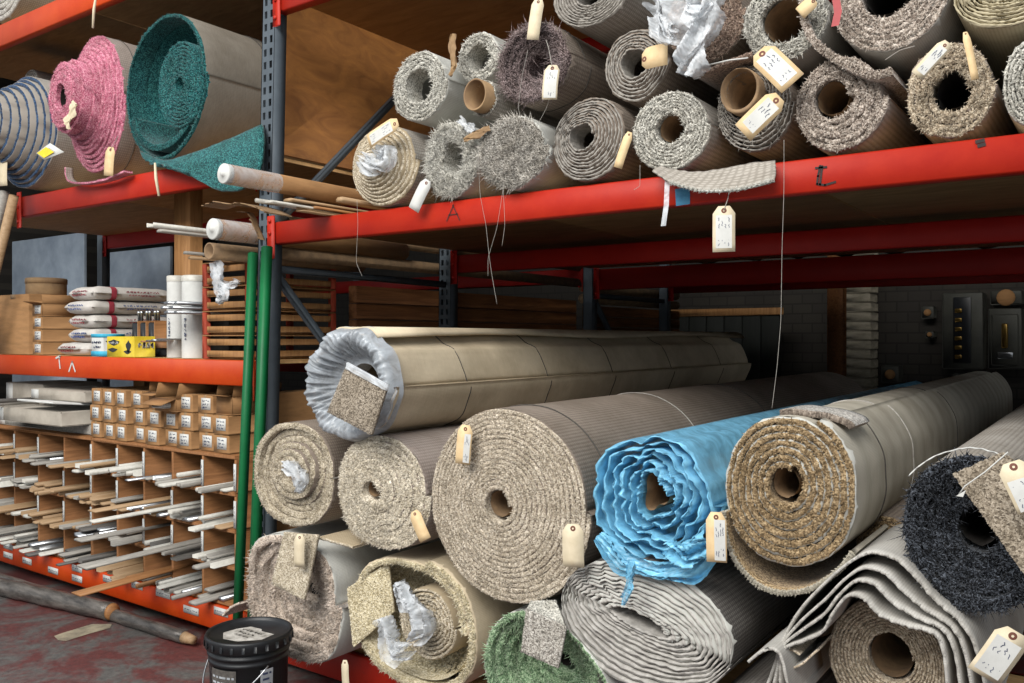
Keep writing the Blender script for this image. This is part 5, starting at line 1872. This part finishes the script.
def sack(label, x0, x1, y0, y1, z0, h, seed):
    g = np.random.default_rng(seed)
    t = empty('mortar_sack', ((x0+x1)/2, (y0+y1)/2, z0), label, 'sack', 'sacks stacked on the middle shelf')
    nx, ny = 12, 16
    V = []
    for s_ in (1, -1):
        for j in range(ny):
            for i in range(nx):
                a, b_ = math.sin((i/(nx-1)*2-1)*PI/2), math.sin((j/(ny-1)*2-1)*PI/2)
                e = (1-abs(a)**8)**.5*(1-abs(b_)**14)**.5
                zz_ = h/2+s_*h/2*e*(1+.0) if s_ < 0 else h/2+h/2*e*(1+.05*math.sin(a*4+seed)*math.cos(b_*5+seed))
                x = (x0+x1)/2+(x1-x0)/2*a*(1+.012*math.sin(b_*6+seed))
                y = (y0+y1)/2+(y1-y0)/2*b_*(1+.012*math.sin(a*5+seed*2))
                V.append((x, y, z0+max(0, min(h, zz_))+ (g.normal(0, .0015) if s_ > 0 else 0)))
    N = nx*ny
    f = []
    m = []
    for s_ in (0, 1):
        for j in range(ny-1):
            for i in range(nx-1):
                q = (s_*N+j*nx+i, s_*N+j*nx+i+1, s_*N+(j+1)*nx+i+1, s_*N+(j+1)*nx+i)
                f.append(q if s_ == 0 else q[::-1])
                m.append(1 if j in (4, 5) and False else 0)
    ring = [i for i in range(nx)]+[j*nx+nx-1 for j in range(1, ny)]+[(ny-1)*nx+i for i in range(nx-2, -1, -1)]+[j*nx for j in range(ny-2, 0, -1)]
    for a, b_ in zip(ring, ring[1:]+ring[:1]):
        f.append((a, N+a, N+b_, b_))
        m.append(0)
    MB().add(V, f, m).build('bag', ['bag'], t, smooth=True)
    # red band round the middle, and print at the end
    yb = y0+(y1-y0)*.20
    w_ = .034
    k = 26
    VV = []
    for y in (yb, yb+w_):
        for i in range(k):
            an = 2*PI*i/k
            ca, sa = math.cos(an), math.sin(an)
            x = (x0+x1)/2+((x1-x0)/2+.003)*math.copysign(abs(ca)**.35, ca)
            zz_ = z0+h/2+(h/2*.97+.0025)*math.copysign(abs(sa)**.5, sa)
            VV.append((x, y, max(z0+.0005, zz_)))
    MB().add(VV, [(i, (i+1) % k, k+(i+1) % k, k+i) for i in range(k)], 0).build('red_band', ['bagred'], t, smooth=True)
    mb = MB()
    scribble(mb, np.array([x0+.05, y0-.004, z0+h*.52]), np.array([1.0, 0, 0]), np.array([0, 0, 1.0]), np.array([0, -1.0, 0]), .1, [(.0, .17, .010, .006), (.0, .15, -.012, .006)], seed, .003)
    mb.build('print', ['bagred' if seed % 2 else 'bagblue'], t)
    mb = MB()
    scribble(mb, np.array([x1+.003, y0+.20, z0+h*.55]), np.array([0, 1.0, 0]), np.array([0, 0, 1.0]), np.array([1.0, 0, 0]), .1, [(.0, .22, .008, .006), (.02, .2, -.012, .005)], seed+3, .002)
    mb.build('print', ['bagred' if seed % 2 else 'bagblue'], t)


SN = ['lowest white sack with blue print, bottom of the stack of five', 'second white sack from below with a red band', 'middle white sack of the stack, red band', 'second white sack from the top with a red band', 'topmost white sack of the stack of five']
for i in range(5):
    dx = (-.09, .02, .0, .0, .03)[i]
    sack(SN[i], -1.93+dx, -1.62+dx*.4, .02+.01*(i % 3), .56, ZM+i*.0845, .083, 3+i)

M['tealbox'] = m_plain('turquoise_print', '#2a98b8', '#38a8c6', 20, .6)
M['yelbox'] = m_plain('yellow_carton', '#b89e18', '#c8b022', 20, .6, 0, .03)
x0, x1 = atx(111, 340, -1.50)[0], -1.44
t = empty('product_box', (-1.50, .04, ZM), 'small white and turquoise box in front of the sacks', 'box')
MB().box((-1.585, .0, ZM), (-1.455, .13, ZM+.135), 0, .003).build('body', ['white'], t)
for (z0, z1) in ((ZM+.002, ZM+.032), (ZM+.112, ZM+.133)):
    MB().box((-1.5865, -.0015, z0), (-1.4535, .1315, z1), 0).build('colour_band', ['tealbox'], t)
mb = MB()
scribble(mb, np.array([-1.575, -.0018, ZM+.07]), np.array([1.0, 0, 0]), np.array([0, 0, 1.0]), np.array([0, -1.0, 0]), .1, [(.0, .1, .014, .008), (.02, .1, -.014, .006)], 4, .003)
mb.build('print', ['ink'], t)
mb = MB()
scribble(mb, np.array([-1.4548, .015, ZM+.07]), np.array([0, 1.0, 0]), np.array([0, 0, 1.0]), np.array([1.0, 0, 0]), .1, [(.0, .1, .014, .008), (.02, .1, -.014, .006)], 5, .003)
mb.build('print', ['ink'], t)
t = empty('product_box', (-1.25, .06, ZM), 'yellow box with black print at the front of the middle shelf', 'box')
MB().box((-1.40, -.01, ZM), (-1.12, .12, ZM+.118), 0, .003).build('body', ['yelbox'], t)
mb = MB()
for (xx, zz_, w_, h_) in ((-1.38, .068, .11, .03), (-1.38, .03, .09, .022), (-1.20, .03, .05, .06), (-1.22, .02, .07, .02)):
    k = 12
    P = [(xx+w_/2+w_/2*math.cos(a)*(1+.25*math.sin(3*a)), -.0115, ZM+zz_+h_/2+h_/2*math.sin(a)*(1+.2*math.cos(4*a))) for a in np.linspace(0, 2*PI, k, endpoint=False)]
    MB().add(P, [tuple(range(k))], 0).build('print', ['black'], t)
mb = MB()
scribble(mb, np.array([-1.375, -.0135, ZM+.083]), np.array([1.0, 0, 0]), np.array([0, 0, 1.0]), np.array([0, -1.0, 0]), .1, [(.0, .1, .0, .009)], 9, .002)
scribble(mb, np.array([-1.118, .015, ZM+.07]), np.array([0, 1.0, 0]), np.array([0, 0, 1.0]), np.array([1.0, 0, 0]), .1, [(.0, .09, .0, .02)], 12, .004)
mb.build('white_print', ['white'], t)
for i in range(3):
    x = -1.385+i*.085
    t = empty('hand_stapler', (x, .16, ZM), ['dark tool with chrome handles behind the yellow box, left one', 'dark tool with chrome handles behind the yellow box, middle one', 'dark tool with chrome handles behind the yellow box, right one'][i], 'tool', 'dark tools behind the yellow box')
    MB().box((x-.03, .15, ZM), (x+.03, .24, ZM+.20), 0, .008).build('body', ['black'], t)
    MB().box((x+.031, .15, ZM+.05), (x+.036, .23, ZM+.21), 0, .002).build('plate', ['brtrim'], t)
    for q in (-.015, .015):
        MB().lathe([(0, 0), (.008, 0), (.008, .05), (.012, .052), (.012, .066), (0, .07)], (x+q, .19, ZM+.2005), 12).build('handle', ['alu'], t)
for i, (u0, u1, v1, lab) in enumerate(((170, 183, 277, 'tall white labelled cylinder, left one of two on the middle shelf'), (186, 205, 277, 'tall white labelled cylinder, right one of two on the middle shelf'))):
    Y = .13
    a, b_ = at(u0, 300, Y), at(u1, 300, Y)
    r = (b_[0]-a[0])/2*.82
    c_ = (a+b_)/2
    z1 = at(u0, v1, Y)[2]
    t = empty('white_cylinder', (c_[0], Y, ZM), lab, 'container')
    MB().lathe([(0, 0), (r, 0), (r, .002), (r, z1-ZM-.02), (r*.97, z1-ZM-.012), (0, z1-ZM-.012)], (c_[0], Y, ZM), 28).build('body', ['white'], t, smooth=False)
    MB().lathe([(r*1.03, z1-ZM-.03), (r*1.03, z1-ZM), (r*.9, z1-ZM+.004), (0, z1-ZM+.004)], (c_[0], Y, ZM), 28).build('lid', ['whitep'], t)
    mb = MB()
    scribble(mb, np.array([c_[0]+r*.2, Y-r*1.0-.002, ZM+.1]), np.array([0, 0, 1.0]), np.array([1.0, 0, 0]), np.array([0.1, -1.0, 0]), .1, [(.0, .12, .0, .009)], 31+i, .002)
    mb.build('print', ['ink'], t)
# metal bars on brackets in front
for k in range(9):
    x = -.69+ (k % 3)*.045
    z = ZM+.235+(k//3)*.024
    trim_strip('shiny metal bar in the bundle above the yellow box', 'metal bars on the middle shelf', x, z, .17+.02*(k % 2), .62, 'flat', .038, .016, 'alu', 0, 0, name='metal_bar', cat='metal bar', yb=.30-.22)
for k in range(4):
    x = -1.02+k*.05
    trim_strip(['flat striped strip low on the middle shelf, first from left', 'flat striped strip low on the middle shelf, second from left', 'flat striped strip low on the middle shelf, third from left', 'flat striped strip low on the middle shelf, fourth from left'][k], None, x, ZM+.085+.004*k, .10, .5, 'flat', .04, .010, ['brtrim', 'dktrim', 'alu', 'dktrim'][k], 0, 0, name='flat_strip', cat='strip', yb=.08)
# crates with red ends under the tubes
CR = ['lowest slatted wooden crate with red ends beside the green posts', 'second slatted wooden crate from below, red ends', 'third slatted wooden crate from below, red ends', 'topmost slatted wooden crate with red ends, below the cardboard tubes']
for i in range(4):
    z0 = ZM+i*.125
    t = empty('wooden_crate', (-.34, .3, z0), CR[i], 'crate', 'crates with red ends')
    xa, xb, ya, yb = -.54, -.16, .02, .60
    for x in (xa, xb-.03):
        for y in (ya, yb-.03):
            MB().box((x, y, z0), (x+.035, y+.03, z0+.118), 0, .003).build('corner_post', ['redwood'], t)
    for s_ in range(2):
        zz_ = z0+.012+s_*.06
        MB().box((xa+.036, ya+.004, zz_), (xb-.036, ya+.016, zz_+.032), 0, .002).build('slat', ['wood'], t)
        MB().box((xb-.012, ya+.032, zz_), (xb-.002, yb-.032, zz_+.032), 0, .002).build('slat', ['wood'], t)
    MB().box((xa+.01, ya+.032, z0), (xb-.014, yb-.032, z0+.01), 0).build('floor_board', ['wood'], t)
    MB().box((xa, ya, z0+.1185), (xb, yb, z0+.1235), 0, .001).build('lid_board', ['wood'], t)
M['crateback'] = M['dark']
# ---- tubes, boards over the crates and poking out
ZC = ZM+4*.125+.001


def long_tube(label, u, v, rpx, Y, L, mat, endmat='white', hollow=False, sheath=None, name='cardboard_tube', pit=0.0, z=None, yaw=0.0):
    c_ = at(u, v, Y)
    r = rpx*depth(u, Y)/F
    if z is not None:
        c_[2] = z+r
    t = empty(name, (c_[0], Y, c_[2]-r), label, 'tube')
    p1 = c_+np.array([yaw*L, L, pit*L])
    mb = MB()
    if hollow:
        k = 24
        V = []
        for (rr, p_) in ((r, c_), (r, p1), (r*.82, p1), (r*.82, c_)):
            for i in range(k):
                V.append(p_+np.array([rr*math.cos(2*PI*i/k), 0, rr*math.sin(2*PI*i/k)]))
        f = []
        for j in range(4):
            for i in range(k):
                f.append((j*k+i, j*k+(i+1) % k, ((j+1) % 4)*k+(i+1) % k, ((j+1) % 4)*k+i))
        mb.add(V, f, 0)
        mb.build('tube', [mat], t)
    else:
        mb.tube([c_, p1], r, 24)
        mb.build('tube', [mat], t)
        m2 = MB()
        m2.lathe([(0, -.012), (r*.25, -.012), (r*.3, -.004), (r*.9, -.005), (r*1.02, -.002), (r*1.02, .02)], c_, 24, 0, 'y')
        m2.build('end_cap', [endmat], t)
    if sheath:
        MB().tube([c_+np.array([0, .0, 0]), c_+(p1-c_)*sheath], r*1.03, 24, 0, False).build('plastic_sleeve', ['film'], t, smooth=True)
    return t


long_tube('long tube with white plastic-wrapped end poking out over the red beam, topmost', 224, 179, 10, -.50, 1.7, 'card', 'white', False, .16, z=2.185)
long_tube('thick tube with white end cap poking out below the brown paper', 213, 229, 10.5, -.24, 1.3, 'card', 'white', False, .2)
long_tube('open-ended brown cardboard tube above the crates', 209, 251, 8.5, -.20, 1.0, 'core', hollow=True, name='cardboard_tube')
# bits of kraft paper, boards and mouldings lying between
t = empty('kraft_paper', at(235, 205, -.35), 'torn brown kraft paper hanging out between the tubes, above the beam end', 'paper')
sheet(pxpath([(209, 207), (222, 203), (236, 205), (246, 204), (262, 208), (275, 214)], -.36), .004, -.40, -.27, 'folded_sheet', ['cardd', 'cardd'], t, fray=.012, smooth=False)
sheet(pxpath([(240, 212), (252, 214), (258, 228), (263, 240)], -.30), .003, -.32, -.29, 'hanging_flap', ['cardd', 'cardd'], t, fray=.006, smooth=False)
for i, (u, v, Y, L, kd, w_, h_, mt, lab, sl) in enumerate((
        (256, 201, -.36, 1.3, 'round', .020, .020, 'whitep', 'thin white tube lying on the beam end beside the kraft paper', .0),
        (268, 204, -.32, 1.2, 'flat', .07, .012, 'whitep', 'white moulding lying on the red beam end', .0),
        (288, 201, -.22, 1.1, 'flat', .06, .012, 'tantrim', 'tan board lying on the red beam next to the white moulding', .0),
        (300, 195, -.18, 1.1, 'L', .05, .014, 'tantrim', 'pale tan angle strip on the red beam left of the tan roll', .0),
        (312, 203, -.10, 1.0, 'flat', .07, .012, 'brtrim', 'brown strip on the red beam left of the tan roll', .0),
        (340, 203, -.08, .9, 'flat', .05, .02, 'tantrim', 'short tan block touching the tan roll on the beam', .0))):
    p = at(u, v, Y)
    zz_ = 2.102+.021*(i % 3) + (.0 if i else .02)
    trim_strip(lab, None, p[0], zz_, 0, L, kd, w_, h_, mt, 0, 0, name='profile_strip', yb=Y)
for i, (u, v, Y, lab, mt) in enumerate(((150, 227, -.42, 'long pale moulding sticking far out to the left below the teal roll', 'whitep'), (160, 232, -.30, 'shorter pale moulding below the longer one, left of the white tube end', 'greytrim'), (185, 254, -.22, 'thin grey strip sticking out left of the open brown tube', 'greytrim'), (190, 259, -.2, 'thin tan strip sticking out left of the open brown tube', 'tantrim'))):
    p = at(u, v, Y)
    trim_strip(lab, None, p[0], p[2], 0, 1.0, 'U' if i == 0 else 'flat', .055 if i < 2 else .03, .014, mt, 0, 0, yb=Y)
t = empty('plastic_bag', at(222, 300, -.12), 'clear plastic scrap hanging from the brown tube over the crates', 'plastic')
crumple('film', [(216, 262), (220, 280), (224, 296), (221, 304)], -.14, [.03, .05, .03, .01], t, 'filmw', 71, .03, 18, 10)
crumple('film', [(220, 290), (232, 284), (240, 282)], -.13, [.03, .025, .008], t, 'filmw', 72, .02, 12, 8)

# leaning poles at far left and metal sheets in the dark behind
for i, (u0, v0, u1, v1, lab, mt) in enumerate(((14, 196, -8, 285, 'tan pole leaning at the far left edge, right one of two', 'tantrim'), (5, 192, -18, 285, 'pale pole leaning at the far left edge, left one of two', 'greytrim'))):
    a, b_ = at(u0, v0, -.15), at(u1, v1, -.15)
    d = (b_-a)/(b_[2]-a[2])
    P = [a, a-d*a[2]]
    o = MB().tube(P, .028, 12).build('leaning_pole', [mt])
    tag(o, lab, 'pole')
M['bluesteel'] = m_plain('blue_grey_sheet', '#6c7682', '#8a949e', 2.5, .45, .2, .05)
for (u0, v0, u1, v1, Y, lab) in ((12, 232, 84, 266, 1.9, 'dull grey sheet standing in the dark behind the boxes, left one'), (98, 246, 170, 277, 1.9, 'blue-grey sheet standing in the dark behind the sacks')):
    a, b_ = at(u0, v1, Y), at(u1, v0, Y)
    o = MB().box((a[0], Y, .0), (b_[0], Y+.03, b_[2]), 0, .004).build('metal_sheet', ['bluesteel'])
    tag(o, lab, 'sheet')

# ---------------------------------------------------------------- lumber seen through the rack side
PL = []
z = ZM
i = 0
gg = random.Random(8)
while z < 1.84:
    h = gg.choice([.075, .095, .11, .085])
    PL.append((z, h))
    z += h+.004
for i, (z, h) in enumerate(PL):
    o = MB().box((-.125, .66, z), (-.062, 3.0, z+h), 0, .004).build('lumber_plank', ['plank'])
    tag(o, 'brown plank stacked behind the grey upright, %s in the pile counted from the shelf' % ['lowest', 'second', 'third', 'fourth', 'fifth', 'sixth', 'seventh', 'eighth', 'ninth', 'tenth'][i], 'plank', 'planks stacked behind the upright')
for i in range(4):
    z = .203+i*.27
    o = carton(['lowest brown carton behind the upright, half hidden by the rolls', 'second brown carton behind the upright', 'third brown carton behind the upright', 'topmost brown carton behind the upright, under the shelf'][i], -.20, .10, z, .14, 1.1, .262, None, False, 3)
for i, (z, x) in enumerate(((1.98, -.10), (2.05, -.16), (2.03, -.09))):
    t = empty('cardboard_tube', (x, .5, z), ['long brown carpet core lying on the planks, lowest', 'long brown carpet core lying on the planks, rear one', 'long brown carpet core lying on the planks, upper one'][i], 'tube')
    r = .034
    if i == 1:
        continue_ = 0
    mb = MB().tube([(x, .16+.1*i, z+ (0, .1, .075)[i]), (x, 3.1, z+(0, .1, .075)[i])], r, 16)
    mb.build('tube', ['core'], t, smooth=False)
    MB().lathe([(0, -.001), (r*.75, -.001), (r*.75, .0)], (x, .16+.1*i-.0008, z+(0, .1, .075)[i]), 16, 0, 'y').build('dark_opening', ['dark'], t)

# far rack: planks and long cores behind the second bay
for i in range(6):
    z = 1.30+i*.085
    o = MB().box((-.13, 3.2, z), (-.065, 4.9, z+.08), 0, .004).build('lumber_plank', ['plank'])
    tag(o, 'dim brown plank in the rear rack, %s of its pile counted from below' % ORD[i], 'plank', 'planks in the rear rack')
for i in range(2):
    t = empty('cardboard_tube', (-.1, 3.2, 1.83+.09*i), ['dim long core on the planks of the rear rack, lower one', 'dim long core on the planks of the rear rack, upper one'][i], 'tube')
    MB().tube([(-.10, 3.15, 1.86+.09*i), (-.10, 4.9, 1.86+.09*i)], .038, 16).build('tube', ['core'], t)

# ---------------------------------------------------------------- floor: long wrapped poles and the bucket
M['wrap'] = m_plain('dirty_grey_wrap', '#35312e', '#6a645e', 7, .32, .1, .5, (1, 4, 4), bd=.01)
A = at(-40, 576, -.30)
a, b_ = np.array([-2.95, -.36, .053]), np.array([-1.14, -.13, .053])
t = empty('wrapped_pole', (-2.0, -.25, 0), 'thick grey wrapped roll lying on the floor along the red beam', 'roll')
n = 30
P = [a+(b_-a)*i/(n-1) for i in range(n)]
mb = MB().tube(P, [.05*(1+.04*math.sin(i*1.3)+.03*math.sin(i*2.9)) for i in range(n)], 18)
mb.build('wrap', ['wrap'], t, smooth=True)
dv = (b_-a)/np.linalg.norm(b_-a)
MB().tube([b_+dv*.002, b_+dv*.02, b_+dv*.035], [.047, .04, .015], 18).build('end_cap', ['brtrim'], t, smooth=True)
a, b_ = np.array([-2.9, -.16, .036]), np.array([-.50, -.03-.08, .036])
t = empty('wrapped_pole', (-1.5, -.12, 0), 'thinner grey pole on the floor between the thick roll and the red beam', 'roll')
P = [a+(b_-a)*i/(n-1) for i in range(n)]
MB().tube(P, [.034*(1+.05*math.sin(i*1.7)) for i in range(n)], 14).build('wrap', ['wrap'], t, smooth=True)
dv = (b_-a)/np.linalg.norm(b_-a)
MB().tube([b_+dv*.002, b_+dv*.08], [.03, .02], 12).build('end_cap', ['tantrim'], t, smooth=True)

M['lidpaper'] = m_plain('scuffed_paper', '#7a756e', '#bdb9b2', 26, .7)
bc = np.array([.545, -.52, 0])
t = empty('bucket', bc, 'black plastic bucket with a lid and torn paper label on the floor', 'bucket')
MB().lathe([(0, 0), (.138, 0), (.142, .006), (.151, .292), (.155, .294), (.155, .304), (.152, .306), (.154, .320), (.159, .322), (.159, .330), (.156, .332), (.157, .352), (.150, .354), (0, .350)], bc, 48).build('body', ['black'], t, smooth=False)
MB().lathe([(.160, .345), (.167, .347), (.168, .385), (.165, .392), (.157, .393), (.153, .386), (.150, .378), (0, .377)], bc, 48).build('lid', ['black'], t, smooth=False)
mb = MB()
for k in range(24):
    an = 2*PI*k/24
    R_ = rotz(an)
    c0 = bc+R_ @ np.array([.169, 0, .366])
    mb.box(c0-np.array([.002, .006, .012]), c0+np.array([.002, .006, .012]), 0, .001, R=R_)
mb.build('lid_tab', ['black'], t)
mb = MB()
P = []
g = random.Random(4)
for (dx, dy) in ((-.09, -.055), (-.03, -.10), (.04, -.085), (.10, -.02), (.09, .05), (.02, .045), (.0, .06), (-.06, .055), (-.085, .0)):
    P.append(bc+np.array([dx, dy, .3785]))
mb.add(P, [tuple(range(len(P)))], 0)
mb.build('lid_paper', ['lidpaper'], t)
mb = MB()
scribble(mb, bc+np.array([-.06, .02, .3788]), np.array([1.0, 0, 0]), np.array([0, 1.0, 0]), np.array([0, 0, 1.0]), .1, [(.0, .12, .0, .008), (.01, .10, -.03, .008), (.02, .1, -.055, .006)], 44, .002)
mb.build('handwriting', ['dktrim'], t)
# curved labels on the wall
M['silverlabel'] = m_plain('grey_white_label', '#8e9296', '#b2b6ba', 14, .5)
for (a0, a1, z0, z1, nm) in ((-1.78, -.98, .06, .285, 'front_label'), (-.38, -.04, .09, .28, 'side_label')):
    mb = MB()
    aa = np.linspace(a0, a1, 14)
    V = []
    for z in (z0, z1):
        rr = .142+.008*(z-.006)/.244+.0012
        for a in aa:
            V.append(bc+np.array([rr*math.cos(a), rr*math.sin(a), z]))
    mb.add(V, [(i, i+1, 14+i+1, 14+i) for i in range(13)], 0)
    lb = mb.build(nm, ['dktrim' if nm == 'front_label' else 'silverlabel'], t)
    mb = MB()
    g = random.Random(int(a0*100))
    z = z0+.02
    while z < z1-.015:
        q0 = a0+.06
        while q0 < a1-.08:
            q1 = min(a1-.05, q0+g.uniform(.05, .22))
            V = []
            for zz_ in (z-.004, z+.004):
                for a in np.linspace(q0, q1, 4):
                    rr = .142+.008*(zz_-.006)/.244+.0022
                    V.append(bc+np.array([rr*math.cos(a), rr*math.sin(a), zz_]))
            mb.add(V, [(i, i+1, 5+i, 4+i) for i in range(3)], 0)
            q0 = q1+.04
        z += .022
    mb.build('print', ['silverlabel' if nm == 'front_label' else 'ink'], t)
# wire handle folded down
pts = []
for k in range(25):
    an = -PI*.08 - (PI*.84)*k/24
    pts.append(bc+np.array([.175*math.cos(an), .172*math.sin(an), .30-.14*math.sin(PI*k/24)]))
MB().tube(pts, .003, 6).build('wire_handle', ['alu'], t, smooth=True)
o = MB().box((-.72, .19, ZM), (-.55, .29, ZM+.233), 0, .004).build('support_block', ['dark'])
tag(o, 'dark block holding up the shiny metal bars on the middle shelf', 'block')
# ================================================================== LIGHT
w = bpy.data.worlds.new('world')
SC.world = w
w.use_nodes = True
bg = w.node_tree.nodes['Background']
bg.inputs[0].default_value = (.86, .93, 1.0, 1)
bg.inputs[1].default_value = .95


def area(name, loc, tgt, sx, sy, power, col):
    l = bpy.data.lights.new(name, 'AREA')
    l.shape = 'RECTANGLE'
    l.size = sx
    l.size_y = sy
    l.energy = power
    l.color = col
    o = bpy.data.objects.new(name, l)
    C.objects.link(o)
    o.location = loc
    d = Vector(tgt)-Vector(loc)
    o.rotation_euler = d.to_track_quat('-Z', 'Y').to_euler()
    return o


area('skylight', (1.6, -6.2, 6.4), (1.2, 0, 1.2), 7.0, 3.6, 1120, (1.0, .97, .92))
vs = SC.view_settings
vs.view_transform = 'Standard'
vs.look = 'None'
vs.gamma = 1
vs.use_curve_mapping = False
vs.exposure = -0.1
